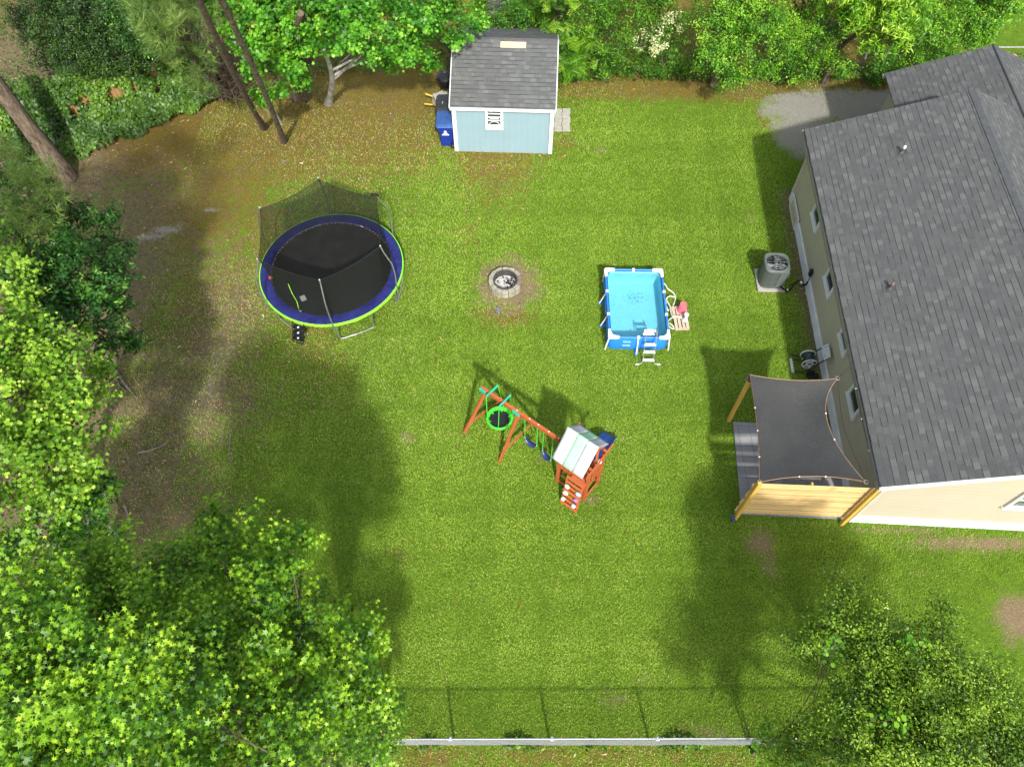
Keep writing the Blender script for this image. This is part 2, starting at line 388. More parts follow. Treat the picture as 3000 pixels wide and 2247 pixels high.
def clusters(blobs, dens, r, low=-.35, gap=.35):
    P = []; D = []
    for (c, rad) in blobs:
        rad = np.array(rad if isinstance(rad, (tuple, list)) else (rad, rad, rad * .8)); n = max(6, int(dens * rad.mean() ** 2 * 4))
        d = r.normal(size=(n * 3, 3)); d /= np.linalg.norm(d, axis=1, keepdims=True); d = d[d[:, 2] > low][:n]
        k = r.uniform(.55, 1.12, size=(len(d), 1)) ** .7
        p = np.array(c) + d * rad * k
        ok = lump(p, 1.6, rad[0] * 9) > -gap - r.uniform(0, .4, len(p)); P.append(p[ok]); D.append(d[ok])
    return np.vstack(P), np.vstack(D)
def crown(parent, kind, blobs, m, dens=9, per=26, size=.13, spread=.26, r=None, low=-.35, gap=.35, young=.35, flat=.7, name='crown', bright=(.25, .55), shoot=None, zmul=.7):
    ls, lp = {'star': (.66, 2.), 'maple': (.56, 2.5), 'oval': (.62, 2.1), 'lance': (.7, 1.9), 'frond': (.8, 1.6), 'round': (.9, 1.3), 'needle': (1, 1.2)}[kind]; size *= ls; per = int(per * lp)
    r = r or RNG; P, D = clusters(blobs, dens, r, low, gap); n = len(P)
    idx = np.repeat(np.arange(n), per); N_ = len(idx)
    if shoot is None: shoot = 1.9 if kind != 'needle' else .6
    ax = D + r.normal(size=D.shape) * .3 + np.array([0, 0, .25]); ax /= np.linalg.norm(ax, axis=1, keepdims=True)
    al = r.uniform(-1, .35, N_) ** 1; al = np.where(al > 0, al, al * 1.); lat = r.normal(size=(N_, 3)) * (spread * .52) * np.where(al > 0, .6, 1.)[:, None]
    off = ax[idx] * (al * spread * shoot)[:, None] + lat * np.array([1, 1, zmul]); Q = P[idx] + off
    nr = D[idx] * .45 + np.array([0, 0, flat]) + r.normal(size=(N_, 3)) * .42
    ct = r.uniform(*bright, n)[idx]; t = ct + r.normal(size=N_) * .1
    sz = size * r.uniform(.6, 1.15, N_)
    # young bright growth: the leaves at the outer end of a shoot
    out = (off * (ax[idx] * .8 + np.array([0, 0, .45]))).sum(1) / spread
    t += .1 * out
    yg = (out > .3) & (r.uniform(size=n) < young * 1.3)[idx]
    t[yg] += r.uniform(.2, .45, yg.sum()) * np.clip(out[yg], 0, 1.3); sz[yg] *= .8
    o = scatter(name, kind, Q, nr, sz, np.clip(t, 0, 1), m, parent, r)
    return P
def trunkmesh(parent, base, top, r0, r1, m, tips=None, name='trunk', nb=40, bend=.25, n=12, r=None, lim=.045):
    r = r or RNG; base = Vector(base); top = Vector(top); pts = []; rr = []; K = 9
    off = Vector((r.normal() * bend, r.normal() * bend, 0))
    for i in range(K):
        t = i / (K - 1); p = base.lerp(top, t) + off * math.sin(t * math.pi); pts.append(p)
        rr.append((r0 * (1 + .5 * max(0, .12 - t) / .12)) * (1 - t) + r1 * t)
    mb = MB(); mb.tube(pts, rr, n)
    if tips is not None and len(tips):
        sel = r.permutation(len(tips))[:nb]
        for i in sel:
            tp = Vector(tips[i]); h = max(.25, min(.95, .35 + .6 * r.uniform()))
            k = h * (K - 1); a = pts[int(k)].lerp(pts[min(int(k) + 1, K - 1)], k - int(k))
            if a.z > tp.z: a = pts[max(1, int(k * .5))]
            mid = a.lerp(tp, .5) + Vector((r.normal() * .15, r.normal() * .15, .12)); L = (tp - a).length
            mb.tube([a, a.lerp(mid, .5), mid, mid.lerp(tp, .6), tp], [lim * (.6 + .15 * L), lim * (.45 + .12 * L), lim * (.35 + .08 * L), lim * .3, .008], 5)
    return mb.build(name, m, parent, smooth=True)

# ================================================================== THE GROUND
def PB(px, py, rx, ry, s=1.):
    c = at(px, py); return (c.x, c.y, abs(at(px + rx, py).x - c.x), abs(at(px, py - ry).y - c.y), s)
STRAW = [PB(*a) for a in ((880, 370, 420, 130, 1.0), (1080, 260, 300, 90, 1.1), (650, 480, 180, 150, .8), (1200, 430, 110, 90, .75), (900, 520, 200, 70, .55),
    (1850, 235, 300, 42, 1.15), (2150, 240, 300, 42, 1.1), (2420, 262, 260, 40, 1.1), (2275, 340, 55, 45, .85), (1640, 420, 60, 60, .55), (1750, 440, 30, 15, .5),
    (1420, 560, 90, 60, .52), (1370, 690, 55, 50, .5), (1480, 925, 75, 28, .9), (560, 640, 190, 130, .75), (700, 720, 90, 120, .6), (700, 1000, 120, 100, .6), (640, 900, 150, 150, .8), (420, 420, 160, 90, 1.0), (500, 260, 160, 70, 1.1),
    (1680, 2215, 640, 42, .62), (2080, 2225, 200, 40, .55), (1250, 2220, 140, 50, .7), (1450, 330, 120, 170, 1.0), (1160, 1620, 60, 40, .5), (1640, 160, 200, 90, 1.1), (2100, 130, 500, 80, 1.1))]
TAN = [PB(*a) for a in ((1465, 1238, 26, 12, .55), (1585, 1345, 28, 12, .55), (1490, 835, 74, 58, 1.1), (1505, 760, 46, 22, .6), (2225, 1590, 42, 42, .85), (2250, 1650, 28, 40, .7), (2265, 1680, 30, 14, .7), (2985, 1810, 60, 60, .95), (2960, 1890, 30, 20, .6),
    (1800, 2045, 45, 35, .6), (1900, 1990, 50, 30, .5), (2080, 2140, 90, 28, .6), (1190, 1285, 28, 22, .65), (1735, 1468, 26, 16, .7), (2870, 1592, 190, 22, .85), (2620, 1555, 170, 12, .7), (1355, 1270, 34, 14, .5), (1830, 1290, 22, 16, .5),
    (2200, 640, 20, 18, .6), (1760, 440, 18, 10, .7), (2400, 2215, 200, 40, .5), (2700, 1680, 60, 20, .4), (2560, 1640, 40, 20, .4), (1640, 1340, 20, 14, .4), (1400, 2000, 60, 25, .3), (2240, 820, 16, 30, .7))]
SOIL = [PB(*a) for a in ((650, 960, 130, 180, .8), (560, 780, 160, 90, .6), (600, 1180, 170, 130, .85), (600, 1000, 130, 200, .8), (430, 1200, 230, 230, .9), (330, 1430, 260, 160, 1.0), (500, 1500, 200, 130, .8), (640, 1250, 100, 150, .5), (330, 900, 160, 260, .9), (380, 620, 170, 150, .75), (60, 200, 200, 200, 1.1),
    (230, 560, 120, 120, .9), (560, 1120, 130, 90, .8), (520, 690, 90, 40, .6), (1530, 870, 40, 50, .5), (880, 1150, 100, 90, .35), (150, 1300, 200, 400, 1.))]
PALE = [PB(*a) for a in ((385, 712, 40, 7, .8), (440, 694, 45, 9, 1.), (490, 675, 40, 10, 1.1), (530, 655, 20, 6, .8), (620, 617, 30, 7, .9), (570, 638, 20, 5, .6), (620, 1130, 60, 60, .62), (650, 1050, 60, 60, .6), (560, 1145, 60, 30, .5),
    (1010, 556, 22, 5, .8), (1150, 550, 30, 4, .5), (1210, 515, 40, 3, .5), (730, 520, 24, 12, .4))]
GRAV = [PB(*a) for a in ((2345, 322, 85, 36, 1.25), (2480, 320, 160, 42, 1.25), (2345, 385, 66, 60, 1.1), (2420, 400, 90, 60, 1.1), (2600, 320, 120, 40, 1.2))]
def blobsum(L, X, Y):
    o = np.zeros_like(X)
    for (cx, cy, rx, ry, s) in L:
        d = ((X - cx) / rx) ** 2 + ((Y - cy) / ry) ** 2
        o = np.maximum(o, s * np.exp(-d * .42))
    return o
HOUSE = [(-.05, 0), (8, 0), (8, 11.3), (-.05, 11.3)]
def wallsoil(X, Y):
    e = (X - HO.x) * HE.x + (Y - HO.y) * HE.y; n = (X - HO.x) * HN.x + (Y - HO.y) * HN.y
    return np.where((n > 2.4) & (n < 11.6) & (e < .1), np.clip(.95 + e / .8, 0, .9), 0)
def hard(X, Y):
    """paving, pool, house footprint: no blades there"""
    e = (X - HO.x) * HE.x + (Y - HO.y) * HE.y; n = (X - HO.x) * HN.x + (Y - HO.y) * HN.y
    h = (e > -.02) & (n > -.02) & (n < 11.4)
    h |= (e > 2.6) & (n > 11) & (n < 15)
    h |= (e > -2.74) & (e < 0) & (n > .0) & (n < 2.66)
    h |= (np.abs(X - 3.6) < .82) & (np.abs(Y - 13.18) < 1.2)
    h |= ((X + .2) ** 2 + (Y - 14.3) ** 2 < .5 ** 2)
    h |= (np.abs(X + .3) < 1.62) & (Y > 20.05) & (Y < 24)
    return h
xs = np.unique(np.concatenate([-np.geomspace(18, 400, 16), np.arange(-18, 17, .125), np.geomspace(17, 400, 16)]))
ys = np.unique(np.concatenate([-np.geomspace(1, 400, 18), np.arange(-1, 28, .125), np.geomspace(28, 500, 16)]))
X, Y = np.meshgrid(xs, ys); nx, ny = len(xs), len(ys)
Z = .03 * np.sin(X * .6 + 1) * np.sin(Y * .45) * np.clip((np.abs(X - 2) + np.abs(Y - 10) - 8) / 10, 0, 1)
V = np.stack([X.ravel(), Y.ravel(), Z.ravel()], 1)
I = (np.arange(ny - 1)[:, None] * nx + np.arange(nx - 1)[None]).ravel()
def masks(x, y):
    st = blobsum(STRAW, x, y); tn = blobsum(TAN, x, y); so = np.maximum(blobsum(SOIL, x, y), wallsoil(x, y)); pl = blobsum(PALE, x, y); gr = blobsum(GRAV, x, y)
    st = np.maximum(st, np.clip((y - 24.6) / 1.2, 0, 1.1) * (x < 14)); so = np.maximum(so, np.clip((-9.5 - x) / 4, 0, 1.) * np.clip((16 - y) / 3, 0, 1))
    worn = np.clip((-.8 - x) / 5.5, 0, 1) * np.clip((y - 7) / 4, 0, 1) * np.clip((26 - y) / 4, 0, 1)
    st = np.maximum(st, .5 * worn + .12 * np.sin(x * 1.9 + y) * worn)
    return st, tn, so, pl, gr
ms = masks(X.ravel(), Y.ravel())
q = N('lawn_and_soil')
big = q.noise(.55, 4, .6); mid = q.noise(3.2, 5, .65); fine = q.noise(26, 4, .7); vf = q.noise(85, 2, .6)
gcol = q.mix(q.ramp(big, [(.35, C(0, 0, 0)), (.65, C(1, 1, 1))]), C(.10, .20, .014), C(.14, .245, .02))
gcol = q.mix(q.ramp(mid, [(.4, C(0, 0, 0)), (.7, C(1, 1, 1))]), gcol, C(.07, .14, .012))
gcol = q.mix(q.math('MULTIPLY', fine, .5), gcol, C(.06, .09, .012))
def msk(name, amt=.9, lo=.38, hi=.62, src=None):
    a = q.attr(name).outputs['Fac']; n1 = q.math('MULTIPLY', q.math('SUBTRACT', src or mid, .5), amt); n2 = q.math('MULTIPLY', q.math('SUBTRACT', fine, .5), .8)
    v = q.math('ADD', q.math('ADD', a, n1), n2); mr = q.n('ShaderNodeMapRange', clamp=True, interpolation_type='SMOOTHSTEP'); q.l(v, mr.inputs[0]); mr.inputs[1].default_value = lo; mr.inputs[2].default_value = hi
    return mr.outputs[0]
m8 = q.noise(7, 5, .75)
straw = q.ramp(vf, [(.3, C(.085, .05, .014)), (.5, C(.165, .108, .026)), (.72, C(.32, .22, .075))])
tan = q.ramp(vf, [(.3, C(.13, .09, .05)), (.6, C(.24, .185, .11)), (.8, C(.36, .3, .2))])
soil = q.ramp(q.mix(.5, fine, vf), [(.35, C(.075, .056, .032)), (.5, C(.165, .128, .075)), (.7, C(.32, .25, .16))])
pale = q.ramp(vf, [(.3, C(.14, .125, .095)), (.7, C(.36, .34, .3))])
grav = q.ramp(q.noise(60, 3, .8), [(.3, C(.10, .10, .10)), (.5, C(.24, .23, .2)), (.7, C(.42, .4, .35))])
straw = q.mix(q.ramp(m8, [(.45, C(0, 0, 0)), (.62, C(.75, .75, .75))]), straw, C(.09, .115, .014)); straw = q.mix(q.ramp(q.noise(1.7, 4, .7), [(.5, C(0, 0, 0)), (.7, C(.6, .6, .6))]), straw, C(.14, .10, .065))
c = q.mix(msk('straw', 1.1, .35, .7), gcol, straw); c = q.mix(msk('tan', 1.0, .35, .75), c, tan); c = q.mix(msk('soil', 1.3, .3, .85), c, q.mix(q.ramp(m8, [(.48, C(0, 0, 0)), (.66, C(.7, .7, .7))]), soil, C(.05, .06, .015)))
c = q.mix(msk('pale', 1.7, .5, .95, q.noise(11, 5, .8)), c, pale); c = q.mix(msk('gravel', .7, .45, .62), c, grav)
q.base(c, 1., .05); q.bump(q.math('ADD', vf, q.math('MULTIPLY', fine, 2.)), .03, .8)
gnd = np_mesh('ground', V, [np.stack([I, I + 1, I + nx + 1, I + nx], 1)], q.m, extra=dict(straw=ms[0], tan=ms[1], soil=ms[2], pale=ms[3], gravel=ms[4]))
tag(gnd, 'backyard ground of lawn, brown thatch and bare soil', 'ground', kind='structure')

# grass blades: countless, one object
def sm(v): v = np.clip(v, 0, 1); return v * v * (3 - 2 * v)
NB = 1150000
gx = RNG.uniform(-11, 12.8, NB); gy = RNG.uniform(.6, 24.5, NB)
st, tn, so, pl, gr = masks(gx, gy)
nz = lump(np.stack([gx, gy, gx * 0], 1), 1.9) * .22 + lump(np.stack([gx, gy, gx * 0], 1), 4.1, 1.) * .2 + lump(np.stack([gx, gy, gx * 0], 1), 9., 3.) * .2 + RNG.normal(size=NB) * .16
bare = np.maximum.reduce([sm((st + nz - .3) * 1.5) * .82, sm((tn + nz - .3) * 1.7) * .92, sm((so + nz - .3) * 1.6) * .93, sm((pl + nz - .3) * 2), sm((gr + nz - .4) * 3)])
dens = (1 - bare * .97) * np.clip(1.1 - .018 * gy, .5, 1)
keep = (RNG.uniform(size=NB) < dens) & ~hard(gx, gy)
gx, gy, bare = gx[keep], gy[keep], bare[keep]; n = len(gx)
T, Fs = tmpl('blade'); yaw = RNG.uniform(0, 2 * math.pi, n); ti = RNG.uniform(.45, 1.35, n); L = RNG.uniform(.03, .07, n); W = RNG.uniform(.006, .012, n)
sx_, sy_ = np.cos(yaw), np.sin(yaw); V = np.zeros((n, 3, 3)); V[:, :, 0] = gx[:, None]; V[:, :, 1] = gy[:, None]
V[:, 0, 0] -= sy_ * W; V[:, 0, 1] += sx_ * W; V[:, 1, 0] += sy_ * W; V[:, 1, 1] -= sx_ * W
V[:, 2, 0] += sx_ * L * np.sin(ti); V[:, 2, 1] += sy_ * L * np.sin(ti); V[:, 2, 2] = L * np.cos(ti) + .005
pz = np.stack([gx, gy, gx * 0], 1)
tint = .47 + lump(pz, .55, 1.) * .1 + lump(pz, 1.3, 8.) * .13 + lump(pz, 2.3, 5.) * .12 + lump(pz, 5.5, 2.) * .1 + RNG.normal(size=n) * .09 - bare * .1
tint = np.where(RNG.uniform(size=n) < .012 + bare * .4 + .16 * np.clip((-.8 - gx) / 5.5, 0, 1) * np.clip((gy - 7) / 4, 0, 1), RNG.uniform(.9, 1., n), np.clip(tint, 0, .84))
q = N('grass_blade'); c = q.ramp(q.attr('tint').outputs['Fac'], [(0, C(.09, .165, .014)), (.45, C(.205, .325, .03)), (.82, C(.34, .45, .065)), (.9, C(.4, .34, .14)), (1, C(.5, .42, .22))])
q.base(c, .6, .2); tr = q.n('ShaderNodeBsdfTranslucent'); q.l(c, tr.inputs[0]); mx = q.n('ShaderNodeMixShader'); mx.inputs[0].default_value = .3
q.l(q.b.outputs[0], mx.inputs[1]); q.l(tr.outputs[0], mx.inputs[2]); q.l(mx.outputs[0], q.out.inputs[0])
g = np_mesh('grass', V.reshape(-1, 3), [np.arange(3 * n).reshape(n, 3)], q.m, np.repeat(tint, 3))
tag(g, 'short yellow-green lawn grass', 'grass', kind='stuff')

# fallen leaves and pine straw: countless, one object
NL = 26000; lx = RNG.uniform(-17, 13, NL); ly = RNG.uniform(.5, 26, NL); st, tn, so, pl, gr = masks(lx, ly)
pr_ = np.maximum(st * .8, so * .55) + .012; keep = (RNG.uniform(size=NL) < pr_ + so * .25) & ~hard(lx, ly) & (gr < .5); lx, ly = lx[keep], ly[keep]; n = len(lx)
nr = np.array([0, 0, 1.]) + RNG.normal(size=(n, 3)) * .35
q = N('dry_leaf'); q.base(q.ramp(q.attr('tint').outputs['Fac'], [(0, C(.10, .045, .02)), (.5, C(.3, .15, .055)), (.85, C(.45, .30, .15)), (1, C(.6, .52, .4))]), .8, .1)
o = scatter('leaf_litter', 'lance', np.stack([lx, ly, np.full(n, .02)], 1), nr, RNG.uniform(.02, .065, n) * np.where(RNG.uniform(size=n) < .15, 1.5, 1), RNG.uniform(size=n) ** 1.3, q.m)
tag(o, 'scattered brown fallen leaves and pine straw', 'leaf litter', kind='stuff')

# patio and stepping pavers
mb = MB(); mb.prism([hw(-2.72, .02), hw(-.0, .02), hw(-.0, 2.66), hw(-2.68, 2.66)], -.02, .045)
tag(mb.build('patio', 'gray_tile', bevel=.004), 'patio of square dark grey tiles under the shade sail', 'patio', kind='structure')
mb = MB()
for j in range(5):
    for i in range(2):
        c_ = Vector((1.62 + i * .29 - (.02 if j % 2 else 0) + j * .01, 21.22 + j * .235, .03)); mb.box(c_, (.275, .22, .05), (Vector((1, -.03, 0)), Vector((.03, 1, 0)), Vector((0, 0, 1))))
tag(mb.build('path', M['concrete'], bevel=.008), 'short path of worn grey pavers beside the shed door', 'path', kind='structure')

# ================================================================== TREES
LM = {}
LM['gum'] = leafmat('sweetgum_leaf', [(0, C(.012, .05, .004)), (.3, C(.06, .18, .008)), (.6, C(.19, .38, .014)), (.85, C(.31, .52, .025)), (1, C(.43, .61, .04))])
LM['maple'] = leafmat('maple_leaf', [(0, C(.02, .07, .006)), (.4, C(.11, .25, .014)), (.75, C(.28, .48, .04)), (1, C(.5, .66, .09))])
LM['tulip'] = leafmat('tulip_tree_leaf', [(0, C(.012, .06, .005)), (.4, C(.045, .19, .01)), (.7, C(.12, .36, .02)), (1, C(.27, .5, .05))])
LM['magnolia'] = leafmat('magnolia_leaf', [(0, C(.006, .03, .004)), (.5, C(.02, .085, .01)), (.8, C(.07, .19, .02)), (1, C(.2, .34, .05))], .15, .4, .3)
LM['pine'] = leafmat('pine_needle', [(0, C(.03, .07, .01)), (.5, C(.11, .19, .035)), (1, C(.26, .36, .09))], .25)
LM['dark'] = leafmat('dark_shrub_leaf', [(0, C(.004, .016, .003)), (.5, C(.016, .045, .005)), (1, C(.05, .11, .01))], .2)
LM['hedge'] = leafmat('hedge_leaf', [(0, C(.012, .055, .004)), (.4, C(.06, .2, .01)), (.7, C(.17, .38, .018)), (1, C(.38, .56, .05))])
LM['olive'] = leafmat('olive_shrub_leaf', [(0, C(.010, .026, .004)), (.35, C(.075, .16, .01)), (.7, C(.19, .33, .018)), (1, C(.29, .42, .035))], .3)
LM['flower'] = leafmat('cream_blossom', [(0, C(.3, .33, .14)), (1, C(.6, .6, .34))], .2)
LM['ivy'] = leafmat('ivy_leaf', [(0, C(.012, .04, .004)), (.5, C(.045, .115, .009)), (1, C(.14, .26, .022))], .2)
LM['brown'] = leafmat('withered_leaf', [(0, C(.12, .08, .06)), (1, C(.4, .3, .24))], .2)
def BL(L): return [(tuple(at(a, b, z)), r) for (a, b, z, r) in L]
def tree(name, label, cat, base, top, r0, blobs, kind, mat, group=None, bark='bark', nb=30, seed=1, r1=None, bend=.25, **k):
    r = np.random.default_rng(seed); b = Vector((base[0], base[1], 0)); t = thing(name, label, cat, b, group)
    tips = crown(t, kind, BL(blobs) if len(blobs[0]) == 4 else blobs, LM[mat], r=r, **k)
    trunkmesh(t, b, top, r0, r1 or r0 * .45, bark, tips, nb=nb, bend=bend, r=r)
    return t
GW = 'trees around the edge of the yard'
tree('sweetgum_tree', 'big sweetgum with star-shaped leaves filling the lower left corner', 'tree', (-6.2, 2.0), (-5.6, 1.9, 8.2), .26,
     [(120, 1868, 9, 1.10), (330, 1948, 8.8, 1.23), (100, 2128, 9.2, 1.14), (430, 1778, 7.6, 1.01), (230, 1718, 8, 0.88), (560, 1708, 6.6, 0.84), (420, 2188, 8.8, 1.19), (620, 1968, 7.6, 1.01), (250, 1638, 7.2, 0.62), (60, 2008, 8.6, 1.14), (700, 2218, 7.6, 1.06), (360, 2018, 7, 1.23)],
     'star', 'gum', seed=2, dens=10, per=46, size=.086, spread=.27, nb=60, gap=.3, young=.55, group=GW, bright=(.16, .7))
tree('sweetgum_tree', 'lower sweetgum reaching over the lawn beside the big corner sweetgum', 'tree', (-3.9, 2.6), (-3.7, 2.7, 5.6), .16,
     [(640, 1578, 6.70, 0.51), (770, 1588, 6.90, 0.51), (840, 1588, 6.50, 0.40), (620, 1518, 6.10, 0.29), (740, 1718, 7.50, 0.69), (850, 1698, 6.70, 0.57), (700, 1838, 7.50, 0.77), (880, 1838, 6.70, 0.69), (1010, 1868, 5.90, 0.57), (1060, 1888, 5.50, 0.32), (900, 1978, 6.90, 0.77), (1030, 2008, 5.70, 0.61), (820, 2098, 7.30, 0.89), (1000, 2128, 5.90, 0.69)],
     'star', 'gum', seed=3, dens=9, per=30, size=.1, spread=.22, nb=50, gap=.4, young=.5, group=GW, bright=(.16, .68))
tree('young_tree', 'bushy young tree spilling over the left end of the chain-link fence', 'tree', (-2.7, 1.6), (-2.6, 1.5, 3.2), .07,
     [(1090, 2060, 3.2, .62), (1150, 2120, 2.6, .55), (1060, 2190, 3.2, .7), (1140, 2215, 2.2, .5), (960, 2210, 3.8, .8), (1160, 2060, 2.4, .3), (1110, 2245, 1.4, .4), (820, 2240, 4.2, .8)],
     'star', 'maple', seed=4, dens=11, per=30, size=.075, spread=.18, nb=24, gap=.45, group=GW, bright=(.25, .6))
tree('maple_tree', 'light green maple at the left edge above the bare soil', 'tree', (-11.0, 7.6), (-10.4, 8.3, 5.6), .17,
     [(40, 1010, 6, 1.0), (130, 1080, 5.8, .95), (60, 1200, 6, 1.1), (180, 1230, 5.5, .95), (260, 1120, 5.2, .55), (100, 1370, 5.8, 1.1), (200, 1460, 5, .7), (300, 1080, 5, .3), (30, 1490, 5.8, .8), (30, 880, 5.8, .5), (20, 730, 6, .45), (60, 800, 5.6, .5), (240, 1010, 5.4, .5), (-60, 1100, 6.2, 1.2), (-60, 1350, 6.2, 1.2), (230, 1390, 5, .4)],
     'maple', 'maple', seed=5, dens=8, per=24, size=.11, spread=.24, nb=45, gap=.2, bright=(.35, .72), young=.4, bark='bark', group=GW)
tree('maple_tree', 'darker shaded maple below the light green maple, beside the flat stone', 'tree', (-9.9, 6.3), (-9.3, 6.4, 3.6), .09,
     [(230, 1500, 3.6, .7), (290, 1450, 3.4, .4), (120, 1600, 3.6, .9), (280, 1570, 3.2, .4)],
     'maple', 'tulip', seed=6, dens=9, per=24, size=.1, spread=.22, nb=24, gap=.3, bright=(.1, .45), young=.15, bark='bark_pale', group=GW)
tree('magnolia_tree', 'dark glossy magnolia at the left edge of the yard', 'tree', (-11.4, 11.6), (-11.5, 11.9, 4.6), .12,
     [(200, 650, 4.4, .8), (270, 640, 4.0, .6), (120, 740, 4.8, 1.0), (230, 780, 4.8, 1.0), (320, 720, 4.0, .6), (330, 800, 4, .55), (150, 900, 4.6, .95), (260, 900, 4.6, .85), (340, 880, 3.6, .4), (40, 900, 4.8, 1.), (300, 990, 3.8, .4), (60, 640, 5, .8), (380, 1000, 3.4, .2), (130, 560, 4.6, .5), (20, 500, 5.2, .7)],
     'oval', 'magnolia', seed=7, dens=10, per=30, size=.1, spread=.22, nb=40, gap=.55, bright=(.35, .7), young=.4, group=GW)
tree('pine_tree', 'young long-needled pine above the magnolia at the left edge', 'tree', (-13.4, 13.2), (-13.6, 13.6, 5.8), .08,
     [(100, 500, 6, .5), (60, 590, 6, .55), (140, 560, 5.8, .35), (110, 640, 5.8, .45), (40, 660, 5.8, .45), (90, 545, 6.2, .4), (0, 480, 6, .6)],
     'needle', 'pine', seed=8, dens=7, per=5, size=.26, spread=.2, nb=14, gap=.9, bright=(.4, .9), group=GW)
# tall pines, their crowns above and outside the frame
for (bx, by, tx, ty, r0, lab) in ((195, 520, -14.9, 18.9, .3, 'tall brown pine trunk nearest the lawn at the left edge'), (95, 560, -16.5, 18.6, .32, 'tall brown pine trunk behind, right at the left edge')):
    b = at(bx, by); top = Vector((b.x - .6, b.y + .3, 17)); bl = [((top.x - 2.2, top.y - .5, 15.5), 1.8), ((top.x - 2.2, top.y + 2, 14.5), 1.6), ((top.x - 4, top.y + .8, 14), 1.8), ((top.x - .5, top.y + 1.8, 18.5), 1.6)]
    tree('pine_tree', lab, 'tree', b, top, r0 * .85, bl, 'needle', 'pine', seed=9, dens=2.5, per=6, size=.3, spread=.35, nb=8, r1=.16, group=GW)
for (bx, by, tx, ty, r0, m_, lab, sd_) in ((833, 416, 655, 30, .085, 'bark', 'leaning brown pine trunk nearest the trampoline', 21), (774, 376, 620, 60, .09, 'bark', 'leaning brown pine trunk behind the first, beside the twigs', 22),
                                      (819, 362, 690, 130, .075, 'bark_pale', 'slim pale grey trunk standing just behind the two leaning pines', 23)):
    b = at(bx, by); top = at(tx, ty, 8.6 if sd_ < 23 else 4.6); t = top + (top - b) * (.35 if sd_ < 23 else .02)
    bl = [((t.x, t.y + 1.2, t.z + 1), 1.6), ((t.x - 1.2, t.y + 2.2, t.z), 1.4)] if sd_ < 23 else [((t.x, t.y, t.z + .3), .8)]
    tree('pine_tree' if sd_ < 23 else 'young_tree', lab, 'tree', b, t, r0, bl, 'needle' if sd_ < 23 else 'maple', 'pine' if sd_ < 23 else 'tulip', bark=m_, seed=sd_, dens=2.5, per=5, size=.3 if sd_ < 23 else .12, spread=.3, nb=0, bend=.08, r1=r0 * .7, group=GW)
tree('pine_tree', 'feathery yellow-green pine between the dark thicket and the brown twigs', 'tree', at(640, 240), at(520, 40, 6.6), .12,
     [(470, 40, 6.6, .8), (540, 90, 6.2, .8), (500, 150, 5.4, .6), (430, 20, 6.4, .6), (580, 30, 6, .7), (560, 180, 4.6, .5), (590, 240, 3.4, .4), (450, 110, 5.8, .4)],
     'needle', 'pine', seed=10, dens=7, per=6, size=.3, spread=.25, nb=20, gap=.8, bright=(.25, .7), group=GW)
tree('tulip_tree', 'bright green broad-leaved tree hanging over the leaning pine trunks', 'tree', at(870, 290), at(860, 60, 5.4), .16,
     [(720, 20, 5.50, 1.0), (830, 30, 5.50, 1.1), (940, 30, 5.50, .9), (760, 120, 4.90, .75), (700, 130, 4.30, .35), (830, 190, 4.30, .6), (820, 260, 3.30, .4), (770, 280, 3.30, .25), (880, 230, 3.50, .3), (640, 0, 5.70, .7), (600, 20, 5.30, .35), (900, 110, 4.70, .7), (740, 200, 3.70, .25)],
     'maple', 'tulip', seed=12, dens=9, per=26, size=.13, spread=.25, nb=40, gap=.35, bright=(.25, .8), young=.35, group=GW)
tree('sycamore_tree', 'pale-trunked sycamore with bright leaves reaching over the shed roof', 'tree', at(962, 303), at(950, 150, 4.6), .12,
     [(1010, 60, 5.70, 1.0), (1110, 40, 5.30, 1.1), (1220, 50, 4.90, 1.0), (1330, 40, 4.50, .8), (1400, 60, 3.90, .35), (1090, 140, 4.50, .65), (1170, 150, 4.10, .6), (1240, 110, 4.30, .7), (1060, 150, 3.90, .3), (1260, 180, 3.30, .25), (1340, 105, 3.70, .4), (960, 120, 4.70, .4), (1140, 180, 3.30, .25), (1230, 155, 3.70, .35)],
     'maple', 'tulip', seed=13, dens=9, per=26, size=.13, spread=.24, nb=4, gap=.35, bright=(.22, .75), young=.35, bark='bark_pale', group=GW)
tree('broadleaf_tree', 'dark brown trunk under the tulip tree, left of the pale sycamore', 'tree', at(892, 283), at(880, 40, 6), .2,
     [(900, 0, 6, .8), (980, 0, 6, .7), (860, 100, 5, .6)], 'maple', 'hedge', seed=14, dens=6, per=20, size=.13, nb=12, bright=(.1, .35), young=.05, group=GW)
